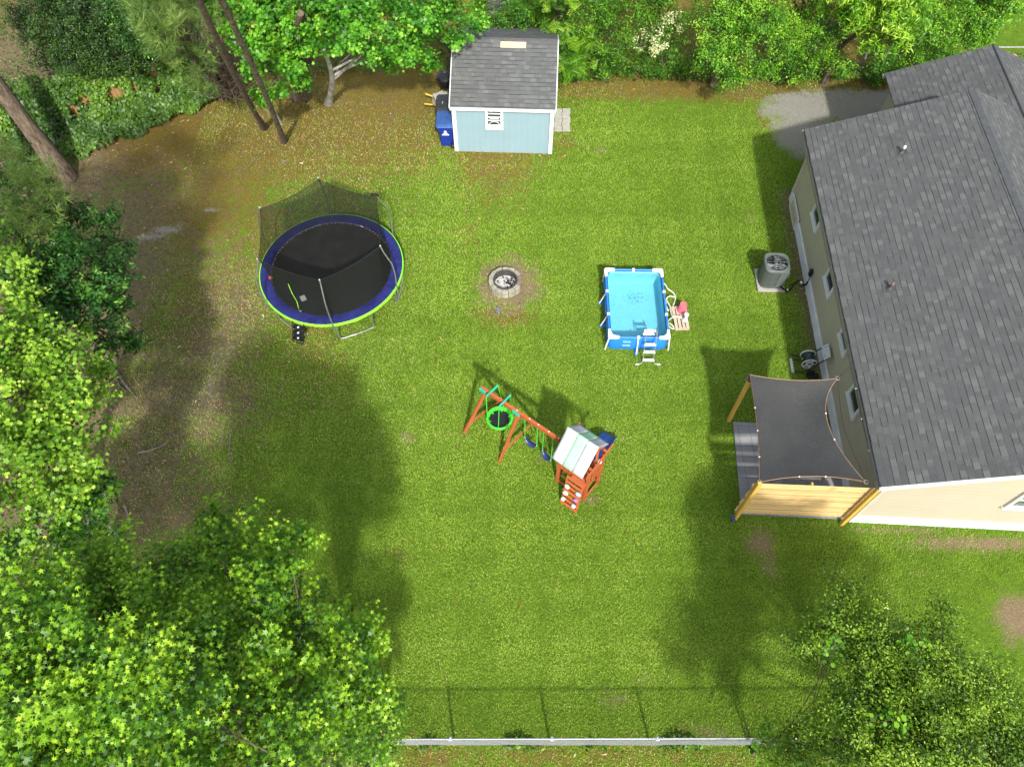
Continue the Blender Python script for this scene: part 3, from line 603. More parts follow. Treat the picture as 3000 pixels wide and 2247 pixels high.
# the green border along the top
def yground(py): return at(1500, py).y
def FB_(L, yf):
    """crown blobs of a plant that stands in the border: heights follow from its own front, yf metres out"""
    return [(a, b, max(.35, 18 * (1 - (yf + .25 * r_) / yground(b))), r_) for (a, b, r_) in L]
HG = [('sumac_shrub', 'feathery sumac shrub rising behind the shed roof', 25.2, [(1490, 62, .45), (1560, 40, .7), (1600, 70, .45), (1420, 60, .35), (1550, 0, .7), (1620, 30, .6), (1440, 66, .3), (1400, 20, .5), (1530, 70, .4)], 'frond', .2, (.3, .65)),
      ('sumac_shrub', 'feathery sumac shrub to the right of the shed roof', 23.2, [(1660, 150, .6), (1645, 90, .5), (1690, 190, .45), (1655, 200, .3), (1700, 120, .5)], 'frond', .2, (.35, .75)),
      ('broadleaf_tree', 'vine-draped tree right of the shed, before the cream blossoms', 23.4, [(1720, 50, .9), (1780, 110, .8), (1750, 170, .6), (1840, 30, .9), (1700, 10, .8), (1820, 150, .5), (1770, 210, .35), (1790, 20, .8)], 'lance', .085, (.25, .6)),
      ('blossom_tree', 'small tree with clusters of cream blossom', 23.3, [(1930, 50, .9), (1960, 140, .7), (1880, 160, .6), (1900, 0, .9), (1980, 190, .45), (1870, 90, .7), (1920, 200, .4), (1990, 80, .6)], 'lance', .085, (.3, .62)),
      ('broadleaf_tree', 'full bright green tree leaning out over the brown strip', 22.0, [(2080, 50, .9), (2100, 140, .9), (2140, 210, .65), (2105, 258, .28), (2180, 110, .9), (2200, 205, .6), (2240, 40, .9), (2060, 190, .35), (2160, 0, .9), (2290, 120, .7), (2250, 200, .4)], 'oval', .075, (.35, .72)),
      ('broadleaf_tree', 'rounded green tree left of the dark gap with grey stems', 23.1, [(2380, 110, .8), (2440, 170, .6), (2360, 190, .6), (2400, 40, .9), (2340, 225, .35), (2470, 200, .3), (2310, 60, .8), (2320, 160, .5)], 'oval', .075, (.35, .75)),
      ('broadleaf_tree', 'tree with long bright willow-like leaves behind the garage roof', 22.2, [(2520, 50, .8), (2600, 70, .8), (2680, 30, .8), (2480, 20, .7), (2560, 120, .5), (2640, 110, .5), (2580, 0, .8)], 'lance', .15, (.5, .9)),
      ('broadleaf_tree', 'dense green tree against the garage eave', 23.6, [(2600, 180, .6), (2680, 180, .7), (2740, 130, .8), (2800, 80, .9), (2580, 215, .4), (2780, 160, .6), (2650, 210, .4), (2720, 60, .9), (2700, 0, .9)], 'oval', .075, (.3, .65)),
      ('broadleaf_tree', 'green tree in the top right corner above the roof peak', 23.8, [(2880, 50, .9), (2940, 10, .7), (2850, 110, .6), (2900, 90, .4), (2820, 10, .8)], 'oval', .085, (.3, .65))]
for i, (nm, lab, yf, bl, kd, sz, br_) in enumerate(HG):
    bl = FB_(bl + ([(b[0], -60, .9) for b in bl[::3]] if 'behind the shed' not in lab else []), yf); ws = [Vector(b[0]) for b in BL(bl)]; c0 = sum(ws, Vector()) / len(ws); zt = max(v_.z for v_ in ws)
    tree(nm, lab, 'tree' if 'tree' in nm else 'shrub', (c0.x, yf + 1.5), (c0.x + .1, yf + 1.3, zt * .85), .05 + .012 * zt, bl, kd, 'hedge', seed=30 + i, dens=12, per=34 if kd != 'frond' else 16, size=sz, spread=.24, nb=26, gap=.5, bright=br_, young=.3, zmul=.9, group=GW, low=-.6)
bt = [o for o in bpy.data.objects if o.name == 'blossom_tree'][0]
r = np.random.default_rng(77); P, D = clusters(BL(FB_([(1955, 95, .4), (1930, 135, .4), (1885, 118, .2), (1905, 150, .3), (1965, 60, .2)], 22.6)), 26, r, .1, 2)
idx = np.repeat(np.arange(len(P)), 16); scatter('blossom', 'oval', P[idx] + r.normal(size=(len(idx), 3)) * .07 + D[idx] * .1, D[idx] + r.normal(size=(len(idx), 3)) * .5 + [0, 0, .5], r.uniform(.03, .05, len(idx)), r.uniform(0, 1, len(idx)), LM['flower'], bt, r)
# low shrubs at the foot of the border: background individuals
LOW = [((1500, 60, 1.4, .8), 'low dark shrub behind the shed'), ((1680, 215, .7, .4), 'low weedy shrub at the right rear corner of the shed'), ((1780, 195, 1.2, .6), 'low shrub under the vine-draped tree'),
       ((1870, 205, .9, .5), 'low shrub under the cream blossom'), ((1960, 195, 1., .55), 'dark low shrub right of the cream blossom'), ((2040, 180, 1.2, .6), 'dark shrub behind the slanting grey stem'), ((2270, 200, 1.4, .6), 'low shrub between the two brightest green trees'),
       ((2500, 205, .8, .45), 'dark undergrowth shrub by the grey stems'), ((2590, 225, .8, .5), 'low shrub at the garage corner'), ((2150, 90, 1.5, 1.0), 'shaded shrub deep in the border'), ((2420, 90, 1.5, .9), 'shaded shrub behind the rounded green tree'), ((1300, 110, 1.4, .7), 'dark shrub behind the left corner of the shed')]
for i, (b, lab) in enumerate(LOW):
    b = (b[0], b[1], max(.3, 18 * (1 - 24.2 / yground(b[1]))), b[3]); c0 = at(*b[:3]); c0.y += .2; tree('shrub', lab, 'shrub', (c0.x, c0.y), (c0.x, c0.y, max(.3, b[2] * .8)), .04, [b, (b[0] - 30, b[1] + 8, b[2] * .7, b[3] * .6), (b[0] + 34, b[1] + 4, b[2] * .7, b[3] * .6)], 'lance' if i % 2 else 'oval', 'hedge', seed=60 + i, dens=12, per=30, size=.07, spread=.2, nb=8, gap=.6, bright=(.1, .5), young=.15, group='low shrubs along the top border', low=-.1)
tree('evergreen_thicket', 'dark evergreen thicket behind the ivy-covered fence', 'shrub', at(270, 150), at(270, 60, 3.2), .12,
     [(130, 60, 3.0, 1.2), (250, 40, 3.4, 1.3), (230, 140, 2.6, 1.1), (340, 120, 3.0, 1.1), (380, 30, 3.6, 1.1), (160, 170, 1.8, .8), (300, 180, 2, .8), (410, 160, 2.6, .7)],
     'oval', 'dark', seed=15, dens=20, per=44, size=.075, spread=.24, nb=14, gap=.8, bright=(.3, .75), group=GW)
tree('magnolia_tree', 'dark glossy-leaved magnolia left of the feathery pine', 'tree', at(400, 190), at(390, 60, 4.6), .1,
     [(390, 60, 4.8, .7), (350, 40, 4.6, .5), (420, 130, 4, .5), (400, 100, 4.4, .6)], 'oval', 'magnolia', seed=16, dens=9, per=24, size=.1, nb=14, gap=.4, bright=(.35, .7), group=GW)
# lower right: olive shrub tree over the fence
pv = thing('privet_tree', 'sprawling olive-green tree filling the lower right corner', 'tree', (7.2, 1.6, 0), GW)
r = np.random.default_rng(17)
pb = [(2560, 1900, 4.4, .75), (2450, 1850, 4.2, .5), (2640, 1870, 4.4, .65), (2760, 1960, 4.6, .8), (2880, 2060, 4.4, .8), (2700, 2080, 4.8, .95), (2560, 2060, 4.6, .85), (2850, 2190, 4.6, 1.05), (2650, 2200, 4.8, 1.0), (2480, 2160, 3.6, .7), (2340, 2190, 2.6, .5), (2930, 2000, 3.8, .4), (2360, 1895, 4.0, .2), (2400, 1870, 4.1, .26), (2560, 1800, 4.2, .28), (2720, 1850, 4.2, .3), (2770, 1790, 4.2, .12), (2480, 1745, 4.2, .14), (2500, 1790, 4.2, .28), (2280, 2230, 2., .4), (2750, 2240, 5, 1.)]
tp_ = crown(pv, 'oval', BL(pb) + [((7.5, .1, 5.0), 1.0), ((9.0, .3, 4.8), .95), ((4.7, -.1, 3.8), .75), ((5.7, -.3, 4.4), 1.0), ((8.3, .9, 4.9), .7)], LM['olive'], dens=19, per=70, size=.052, spread=.24, gap=.45, bright=(.22, .8), young=.35, zmul=1., r=r, flat=.4, name='crown')
trunkmesh(pv, (7.2, 1.6, 0), (7.0, 1.9, 4.2), .14, .05, 'bark', tp_, nb=90, r=r, lim=.03)
vt = thing('vine', 'round-leaved climbing vine over the right end of the fence', 'vine', (5.2, 1.5, 0)); r = np.random.default_rng(18)
tp_ = crown(vt, 'round', BL([(2460, 2070, 3.4, .35), (2420, 2130, 2.6, .5), (2330, 2170, 2.2, .4), (2230, 2210, 1.4, .4), (2260, 2150, 1.2, .25), (2510, 2190, 3.2, .5), (2600, 2110, 5.2, .3), (2450, 1890, 4.8, .2), (2680, 1890, 5.1, .15), (2400, 2220, 2.6, .6)]), LM['hedge'], dens=9, per=9, size=.05, spread=.2, gap=.6, bright=(.3, .7), young=.3, r=r, name='foliage')
trunkmesh(vt, (5.2, 1.5, 0), (5.5, 1.8, 2.4), .03, .012, 'bark', tp_, nb=20, r=r, name='stem', lim=.012)
# shade trees just south of the frame, behind the camera's lower edge
tree('oak_tree', 'tall tree standing just outside the bottom left of the photo', 'tree', (-5.4, -3.2), (-5.2, -2.8, 8.5), .25,
     [((-6.8, -2.2, 8.6), 1.9), ((-4.6, -2.0, 9.2), 1.8), ((-3.3, -1.4, 8.4), 1.3), ((-8.6, -1., 8), 1.7), ((-5.6, -4, 9.5), 2.)] , 'maple', 'gum', seed=19, dens=3, per=26, size=.17, spread=.4, nb=30, group=GW)

tree('oak_tree', 'tall tree standing just outside the left edge of the photo', 'tree', (-13.4, 5.4), (-11.5, 6.0, 12.5), .3,
     [((-8.6, 5.2, 12.0), 1.6), ((-10.4, 6.6, 12.6), 1.9), ((-8.7, 7.9, 11.6), 1.2), ((-11.4, 4.4, 12.4), 1.8)], 'maple', 'gum', seed=24, dens=2.4, per=20, size=.17, spread=.4, nb=24, group=GW)

# dead twigs
tw = MB(); r = np.random.default_rng(5)
for i in range(230):
    a = at(r.uniform(640, 700), r.uniform(150, 300), 0.); b = at(r.uniform(540, 720), r.uniform(10, 250), r.uniform(1.5, 4.2)); m1 = a.lerp(b, .5) + Vector((r.normal() * .35, r.normal() * .3, r.normal() * .2))
    tw.tube([a, a.lerp(m1, .6), m1, m1.lerp(b, .5) + Vector((r.normal() * .12, r.normal() * .12, r.normal() * .1)), b], [.02, .014, .011, .008, .004], 4, False)
solo(tw, 'dead_shrub', M['dead'], 'tangle of bare brown twigs between the pine and the leaning trunks', 'shrub', at(680, 250))
# ivy over the fence
FA, FB = Vector((-16.6, 20.5, 0)), Vector((-10.9, 23.2, 0)); fd = (FB - FA).normalized(); fn = Vector((fd.y, -fd.x, 0))
fe = thing('wooden_fence', 'orange-brown board fence half buried in ivy at the upper left', 'fence', FA)
for i in range(int((FB - FA).length / .148)):
    mb = MB(); p = FA + fd * (i * .148 + .07); h = 1.78 + random.uniform(-.02, .03); mb.box(p + Vector((0, 0, h / 2 + .03)), (.14, .02, h), (fd, fn, Vector((0, 0, 1)))); mb.build('board', 'old_plank', fe)
for zz in (.4, 1.4):
    mb = MB(); mb.beam(FA - fn * .04 + Vector((0, 0, zz)), FB - fn * .04 + Vector((0, 0, zz)), .05, .09); mb.build('rail', 'old_plank', fe)
r = np.random.default_rng(6); n = 26000
s_ = r.uniform(-.8, 6.6, n); d_ = np.abs(r.normal(size=n)) * .85 - .12; front = 1.7 - .16 * s_; d_ = np.minimum(d_, front * r.uniform(.3, 1.15, n))
zt = 1.95 * np.exp(-(np.clip(d_, 0, 9) / .42) ** 1.3) + .22 + .12 * np.sin(s_ * 3.1) + .1 * np.sin(s_ * 7 + d_ * 5); z_ = np.maximum(.03, zt * r.uniform(.75, 1.05, n)); wall = r.uniform(size=n) < .4
d_[wall] = r.uniform(.03, .2, wall.sum()); z_[wall] = r.uniform(.1, 2.02, wall.sum())
okk = np.ones(n, bool)
for (px, py, zz, rs, rz) in ((205, 285, 1.0, .2, .4), (240, 262, 1.2, .26, .32), (330, 255, 1.1, .36, .4), (385, 235, 1.2, .1, .4), (442, 190, 1.5, .2, .4), (452, 232, .9, .14, .3), (335, 212, 1.75, .3, .1)):
    q_ = at(px, py, zz); s0 = (q_ - FA).dot(fd); okk &= ~((((s_ - s0) / rs) ** 2 + ((z_ - zz) / rz) ** 2 < r.uniform(.2, 1.5, n)) & (d_ < .5))
s_, d_, z_ = s_[okk], d_[okk], z_[okk]; n = len(s_)
P = np.array(FA)[None] + s_[:, None] * np.array(fd)[None] + d_[:, None] * np.array(fn)[None]; P[:, 2] = z_
tag(scatter('ivy', 'round', P, np.array(fn)[None] * .6 + [0, 0, .7] + r.normal(size=(n, 3)) * .4, r.uniform(.03, .062, n), np.clip(.42 + lump(P, 1.5) * .35 + lump(P, 4., 2.) * .2 + r.normal(size=n) * .16, 0, 1), LM['ivy'], None, r),
    'ivy blanket spilling down over the board fence onto the soil', 'ivy', kind='stuff')
# weedy ground cover in the top left corner and along the border
n = 24000; P = np.zeros((n, 3)); a = r.uniform(size=n) < .45
P[:, 0] = np.where(a, r.uniform(-21, -12, n), r.uniform(-11, 17, n)); P[:, 1] = np.where(a, r.uniform(21.5, 29, n), 24.2 + np.abs(r.normal(size=n)) * 1.3 - .5 * (P[:, 0] > 1)); P[:, 2] = r.uniform(.02, .28, n)
ok = lump(P, .9, 2.) + r.normal(size=n) * .3 > np.where(a, .0, -.3); ok &= ~((np.abs(P[:, 0] + .3) < 1.8) & (P[:, 1] < 24.2)); ok &= ~hard(P[:, 0], P[:, 1]) & (blobsum(GRAV, P[:, 0], P[:, 1]) < .4); P = P[ok]
nf = 2600; Pf = np.stack([r.uniform(-3.2, 6.5, nf), 1.72 + r.normal(size=nf) * .07, r.uniform(.02, .16, nf)], 1); Pf = Pf[lump(Pf, 2.1, 4.) > .1]; P = np.vstack([P, Pf]); n = len(P)
tag(scatter('ground_cover', 'oval', P, r.normal(size=(n, 3)) * .5 + [0, 0, .8], r.uniform(.035, .07, n), np.clip(r.normal(size=n) * .2 + .45, 0, 1), LM['ivy'], None, r), 'weedy green ground cover along the shaded border', 'ground cover', kind='stuff')
# bare grey stems in the gap of the border
for i, (x0, y0, x1, y1, rr) in enumerate(((2518, 198, 2540, 150, .06), (2560, 218, 2590, 170, .045), (2055, 205, 2085, 165, .05))):
    a = at(x0, y0); b = at(x1, y1, 1.2); mb = MB(); mb.tube([a, a.lerp(b, .5) + Vector((.04, 0, 0)), b, b + (b - a) * .8], [rr, rr * .9, rr * .8, rr * .6], 8)
    solo(mb, 'tree_stump', 'bark_pale', ['grey broken stem leaning in the dark gap', 'thin grey stem right of the broken one, by the garage', 'slanting grey stem under the full bright green tree'][i], 'stem', a, smooth=True)
# roots, fallen branches and the flat stone on the bare soil
for i, (pts, rr, nm, lab) in enumerate((
    ([(310, 1055), (340, 1085), (365, 1125), (398, 1162)], .05, 'fallen_branch', 'straight grey branch lying below the magnolia'),
    ([(330, 1085), (350, 1130), (370, 1148)], .035, 'fallen_branch', 'short crooked branch against the straight grey one'),
    ([(405, 1325), (430, 1322), (470, 1308), (495, 1292)], .035, 'tree_root', 'forked pale root on the bare soil'),
    ([(645, 1300), (655, 1275), (645, 1250)], .025, 'tree_root', 'thin curved root nearest the lawn'),
    ([(675, 1270), (672, 1320), (680, 1365)], .025, 'tree_root', 'long thin root beside the curved one'),
    ([(365, 1480), (378, 1515), (383, 1560), (381, 1590)], .03, 'fallen_branch', 'curved tan branch above the sweetgum'),
    ([(825, 480), (832, 474), (845, 468)], .035, 'fallen_branch', 'small pale stick on the brown grass under the pines'),
    ([(255, 1540), (275, 1500), (290, 1480)], .05, 'fallen_branch', 'grey stick beside the flat stone'))):
    P_ = [at(a, b, rr * .6) for a, b in pts]; mb = MB(); mb.tube(P_, [rr, rr * .9] + [rr * .7] * (len(P_) - 3) + [rr * .3] if len(P_) > 3 else [rr, rr * .8, rr * .4], 6)
    solo(mb, nm, 'root', lab, 'branch' if 'branch' in nm else 'root', P_[0], smooth=True)
a = at(300, 1443); mb = MB(); mb.prism([a + Vector(p) for p in ((-.45, -.12, 0), (-.2, -.25, 0), (.2, -.2, 0), (.27, .02, 0), (.2, .24, 0), (-.05, .16, 0), (-.25, .05, 0))], 0, .09)
solo(mb, 'stone', 'concrete', 'flat grey stone slab on the bare soil', 'stone', a, bevel=.02)

# ================================================================== THE HOUSE
def P2(e, n, z): return hw(e, n, z)
AXH = (HE, HN, Vector((0, 0, 1)))
EZ, EE, RE, RZ, EE2 = 2.6, -.36, 3.85, 4.2, 8.06      # eave and ridge of the main roof
SL = (RZ - EZ) / (RE - EE); NS, NN = -.22, 11.38
house = thing('house', 'beige single-storey house with dark shingle gable roofs on the right side', 'house', HO)
def gable_z(e): return EZ + .0 + SL * (min(e, 2 * RE - e) - EE) - .06
mb = MB()
def wallring(e0, e1, n0, n1, z0, zf, re=RE):
    vs = []; pts = [(e0, n0), (e1, n0), (e1, n1), (e0, n1)]
    b = [hw(e, n, z0) for e, n in pts]; t = [hw(e, n, zf(e)) for e, n in pts]; r0 = hw(re, n0, zf(re)); r1 = hw(re, n1, zf(re))
    vs = b + t + [r0, r1]
    return vs, [(0, 1, 5, 8, 4), (1, 2, 6, 5), (2, 3, 7, 9, 6), (3, 0, 4, 7)]
vs, fs = wallring(0, 7.7, 0, 11.1, .33, gable_z); mb.add(vs, fs)
# object space of the siding: only z matters, the house is turned by code
mb.build('wall', 'siding', house)
mb = MB(); mb.box(hw(3.85, 5.55, .15), (7.78, 11.18, .42), AXH); mb.build('foundation', simple('white_skirt', C(.56, .58, .6), .6, var=.12, scale=3, bump=.004), house, bevel=.01)
def ruv_w(v):
    d = v - HO; return (d.dot(HN), (d.dot(HE) - EE) * math.sqrt(1 + SL * SL))
def ruv_e(v):
    d = v - HO; return (d.dot(HN) + 5.03, (EE2 - d.dot(HE)) * math.sqrt(1 + SL * SL))
mb = MB(); mb.slab([hw(EE, NS, EZ), hw(RE, NS, RZ), hw(RE, NN, RZ), hw(EE, NN, EZ)], .05); rf = mb.build('roof', 'roof', house, uvf=ruv_w)
mb = MB(); mb.slab([hw(EE2, NS, EZ), hw(EE2, NN, EZ), hw(RE, NN, RZ), hw(RE, NS, RZ)], .05); rf2 = mb.build('roof', 'roof', house, uvf=ruv_e)
mb = MB()
for i in range(int((NN - NS) / .2)):
    n0 = NS + i * .2
    for sg in (-1, 1):
        th = math.atan(SL); a = hw(RE, n0 + .1, RZ + .03); ax = (HE * math.cos(th) * sg - Vector((0, 0, math.sin(th))), HN, HE * sg * math.sin(th) + Vector((0, 0, math.cos(th))))
        mb.box(a + ax[0] * .075 + Vector((0, 0, .002 * (i % 2) - .018)), (.15, .198, .012), ax)
mb.build('ridge_cap', 'roof_cap', rf)
# wing behind: garage
WE, WR, WZ2, WNN = 2.58, 5.4, 3.72, 14.16; WSL = (WZ2 - EZ) / (WR - WE)
mb = MB(); vs, fs = wallring(WE + .36, 2 * WR - WE - .36, 11.12, 13.95, .33, lambda e: EZ + WSL * (min(e, 2 * WR - e) - WE) - .06, WR); mb.add(vs, fs); mb.build('wall', 'siding', house)
mb = MB(); mb.box(hw(WR, 12.55, .15), (2 * (WR - WE) - .64, 2.86, .4), AXH); mb.build('foundation', 'trim', house)
mb = MB(); mb.slab([hw(WE, 9.2, EZ), hw(WR, 9.2, WZ2), hw(WR, WNN, WZ2), hw(WE, WNN, EZ)], .05)
wr = mb.build('roof', 'roof', house, uvf=lambda v: ((v - HO).dot(HN) + 2.1, ((v - HO).dot(HE) - WE) * 1.08))
mb = MB(); mb.slab([hw(2 * WR - WE, 9.2, EZ), hw(2 * WR - WE, WNN, EZ), hw(WR, WNN, WZ2), hw(WR, 9.2, WZ2)], .05)
mb.build('roof', 'roof', house, uvf=lambda v: ((v - HO).dot(HN) + 7.1, (2 * WR - WE - (v - HO).dot(HE)) * 1.08))
mb = MB(); mb.tube([hw(WR, 9.2, WZ2 + .0), hw(WR, WNN, WZ2 + .0)], .045, 8); mb.build('ridge_cap', 'roof_cap', wr)
# fascia and verge boards
def board(a, b, nm='fascia', w_=.03, h_=.14, m='trim', par=None):
    mb = MB(); mb.beam(a, b, w_, h_); return mb.build(nm, m, par or house)
dz = Vector((0, 0, -.075))
board(hw(EE - .0, NS, EZ) + dz * 1.9, hw(EE - .0, NN, EZ) + dz * 1.9, m=simple('beige_fascia', C(.2, .19, .16), .5))
board(hw(EE, NS - .017, EZ) + dz, hw(RE, NS - .017, RZ) + dz); board(hw(RE, NS - .017, RZ) + dz, hw(EE2, NS - .017, EZ) + dz)
board(hw(EE, NN + .017, EZ) + dz * 1.6, hw(RE, NN + .017, RZ) + dz * 1.6); board(hw(RE, NN + .017, RZ) + dz * 1.6, hw(EE2, NN + .017, EZ) + dz * 1.6)
board(hw(WE, WNN + .017, EZ) + dz * 1.6, hw(WR, WNN + .017, WZ2) + dz * 1.6)
mb = MB(); mb.slab([hw(EE, NS + .02, EZ - .15), hw(0, NS + .02, EZ - .15), hw(0, NN - .02, EZ - .15), hw(EE, NN - .02, EZ - .15)], .01); mb.build('soffit', 'trim', house)
for nn in (0., 11.1):
    mb = MB(); mb.box(hw(-.006, nn, 1.43), (.09, .09, 2.16), AXH); mb.build('corner_trim', M.setdefault('btrim', simple('beige_trim', C(.42, .38, .3), .5)), house)
def window(c, along, out, w_, h_, mats=('trim', 'glass')):
    f = MB(); u = Vector((0, 0, 1))
    for s_ in (-1, 1):
        f.box(c + along * s_ * (w_ / 2 - .045) + out * .03, (.09, .06, h_), (along, out, u)); f.box(c + u * s_ * (h_ / 2 - .045) + out * .028, (w_ - .17, .056, .09), (along, out, u))
    f.box(c + out * .02, (w_ - .17, .03, .035), (along, out, u)); f.box(c - u * (h_ / 2 + .012) + out * .045, (w_ + .06, .09, .03), (along, out, u))
    o = f.build('window', mats[0], house, bevel=.004)
    g_ = MB(); g_.box(c + out * .006, (w_ - .16, .014, h_ - .16), (along, out, u)); g_.build('pane', mats[1], o); return o
for (n0, n1, z0) in ((8.41, 9.21, 1.36), (6.0, 6.77, 1.33), (3.95, 4.7, 1.5), (2.19, 2.99, 1.31)):
    window(hw(0, (n0 + n1) / 2, z0 + .47), HN, -HE, n1 - n0, .94)
window(hw(3.52, 0, 1.83), HE, -HN, 1.0, .88, ('trim', 'glass2'))
# crawl space door at the foot of the west wall
f = MB()
for s_ in (-1, 1):
    f.box(hw(-.055, 10.28 + s_ * .5, .22), (.03, .09, .56), AXH); f.box(hw(-.055, 10.28, .22 + s_ * .235), (.03, .91, .09), AXH)
cdr = f.build('crawl_door', 'trim', house); f = MB(); f.box(hw(-.05, 10.28, .22), (.02, .91, .38), AXH); f.build('panel', simple('beige_door_panel', C(.42, .36, .25), .5), cdr)
# vents through the roof
def roofz(e): return EZ + SL * (e - EE)
for (px, py, m1, nm) in ((2642, 447, 'trim', 'roof_vent'), (2607, 845, simple('brown_vent', C(.16, .1, .08), .6), 'roof_vent')):
    zz = 3.3
    for _ in range(6):
        p = at(px, py, zz); e_ = (p - HO).dot(HE); zz = roofz(e_)
    mb = MB(); mb.lathe(p + Vector((0, 0, -.02)), [(.08, 0), (.07, .03), (.035, .07), (.03, .16), (.03, .19)], 14); mb.box(p + Vector((0, 0, .008)), (.2, .2, .01), (Vector((HE.x, HE.y, SL)).normalized(), HN, Vector((-SL * HE.x, -SL * HE.y, 1)).normalized()))
    v_ = mb.build(nm, simple('vent_boot', C(.05, .05, .05), .6), rf, smooth=True)
    mb = MB(); mb.lathe(p + Vector((0, 0, .14)), [(.034, 0), (.04, .02), (.04, .07), (.025, .09)], 14); mb.build('vent_cap', m1, house, smooth=True)
# blue-grey neighbouring roof just visible through the trees
nb_ = thing('neighbour_outbuilding', 'low dark blue-grey shingled roof glimpsed through the leaves behind the shed', 'outbuilding', at(1470, 8, 0))
c0 = at(1472, 6, .9); mb = MB(); mb.slab([c0 + Vector(p) for p in ((-.75, -.35, -.1), (.75, -.35, -.1), (.75, .9, .3), (-.75, .9, .3))], .05)
mb.build('roof', shingle('blue_grey_shingles', .035, 9.), nb_, uvf=lambda v: (v.x, v.y)); mb = MB(); mb.box(c0 + Vector((0, .25, -.52)), (1.3, 1.1, .76)); mb.build('wall', 'siding', nb_)

# ================================================================== THE SHED
SA = math.radians(-2.4); SX = Vector((math.cos(SA), math.sin(SA), 0)); SY = Vector((-math.sin(SA), math.cos(SA), 0)); SO = Vector((-1.889, 20.077, 0)); AXS = (SX, SY, Vector((0, 0, 1)))
def sp(x, y, z=0.): return SO + SX * x + SY * y + Vector((0, 0, z))
SW, SD, SH = 3.19, 3.9, 1.98
shed = thing('shed', 'pale blue garden shed with white trim and a grey shingle roof', 'shed', SO)
shed.rotation_euler = (0, 0, 0)
SRZ = 3.02; sl = (SRZ - SH - .02) / (SD / 2 + .15)
mb = MB(); b = [(0, 0), (SW, 0), (SW, SD), (0, SD)]
vs = [sp(x, y, .08) for x, y in b] + [sp(x, y, SH) for x, y in b] + [sp(0, SD / 2, SRZ - .07), sp(SW, SD / 2, SRZ - .07)]
mb.add(vs, [(0, 1, 5, 4), (1, 2, 6, 9, 5), (2, 3, 7, 6), (3, 0, 4, 8, 7)]); mb.build('wall', 'shed_siding', shed)
mb = MB(); mb.box(sp(SW / 2, SD / 2, .04), (SW - .1, SD - .1, .1), AXS); mb.build('base', 'concrete', shed)
for x in (.0, SW):
    for y in (0, SD): mb = MB(); mb.box(sp(x, y, SH / 2 + .045), (.13, .13, SH - .1), AXS); mb.build('corner_trim', 'trim', shed, bevel=.004)
ro = .1
mb = MB(); mb.slab([sp(-ro, -.15, SH + .03), sp(SW + ro, -.15, SH + .03), sp(SW + ro, SD / 2, SRZ), sp(-ro, SD / 2, SRZ)], .05); srf = mb.build('roof', 'roof2', shed, uvf=lambda v: ((v - SO).dot(SX), (v - SO).dot(SY) * 1.12))
mb = MB(); mb.slab([sp(-ro, SD + .15, SH + .03), sp(-ro, SD / 2, SRZ), sp(SW + ro, SD / 2, SRZ), sp(SW + ro, SD + .15, SH + .03)], .05); mb.build('roof', 'roof2', shed, uvf=lambda v: ((v - SO).dot(SX) + 4, (SD - (v - SO).dot(SY)) * 1.12))
mb = MB(); mb.tube([sp(-ro, SD / 2, SRZ - .015), sp(SW + ro, SD / 2, SRZ - .015)], .04, 8); mb.build('ridge_cap', 'roof_cap', srf)
th = math.atan(sl); axr = (SX, SY * math.cos(th) + Vector((0, 0, math.sin(th))), -SY * math.sin(th) + Vector((0, 0, math.cos(th))))
mb = MB(); y_ = SD / 2 - .2; mb.box(sp(1.86, y_, SRZ - .2 * sl + .012), (.82, .2, .012), axr); mb.build('bare_roof_patch', 'osb', srf)
for (a, b2) in (((-ro, -.168, SH - .04), (SW + ro, -.168, SH - .04)), ((-ro - .017, -.15, SH - .04), (-ro - .017, SD / 2, SRZ - .07)), ((SW + ro + .017, -.15, SH - .04), (SW + ro + .017, SD / 2, SRZ - .07)),
               ((-ro - .017, SD + .15, SH - .04), (-ro - .017, SD / 2, SRZ - .07)), ((SW + ro + .017, SD + .15, SH - .04), (SW + ro + .017, SD / 2, SRZ - .07))):
    board(sp(*a), sp(*b2), par=shed, h_=.11)
# window: white frame, dark panes between white bars, an arch in the lowest
wc = sp(1.31, -.02, 1.44); mb = MB(); UZ = Vector((0, 0, 1))
for s_ in (-1, 1): mb.box(wc + SX * s_ * .25, (.09, .05, .82), AXS)
for z, h in ((.385, .05), (.235, .03), (.10, .035), (-.03, .03), (-.305, .2)): mb.box(wc + UZ * z - SY * .002, (.41, .05, h), AXS)
wn = mb.build('window', 'trim', shed, bevel=.003); mb = MB(); mb.box(wc + SY * .015, (.42, .02, .74), AXS); mb.build('pane', 'glass', wn)
mb = MB()
for k in range(9):
    t0, t1 = math.pi * k / 9, math.pi * (k + 1) / 9; mb.beam(wc + SX * .17 * math.cos(t0) + UZ * (-.2 + .12 * math.sin(t0)) - SY * .005, wc + SX * .17 * math.cos(t1) + UZ * (-.2 + .12 * math.sin(t1)) - SY * .005, .02, .02)
mb.box(wc + UZ * .04 - SY * .0, (.3, .012, .04), AXS); mb.box(wc + UZ * .31 - SX * .1, (.1, .012, .03), AXS); mb.build('arched_trim', 'trim', wn)
mb = MB()
for y in (.75, 2.35): mb.box(sp(SW + .012, y, 1.0), (.03, .09, 1.8), AXS)
mb.box(sp(SW + .012, 1.55, 1.92), (.03, 1.5, .09), AXS); dr_ = mb.build('door', 'trim', shed); mb = MB(); mb.box(sp(SW + .005, 1.55, .99), (.02, 1.5, 1.76), AXS); mb.build('door_panel', 'shed_siding', dr_)
mb = MB(); mb.lathe(sp(SW + .14, 3.3, 2.0), [(.03, 0), (.07, .05), (.06, .14), (.02, .18)], 12); mb.beam(sp(SW, 3.3, 2.1), sp(SW + .14, 3.3, 2.1), .03, .03); mb.build('wall_lamp', 'trim', shed)

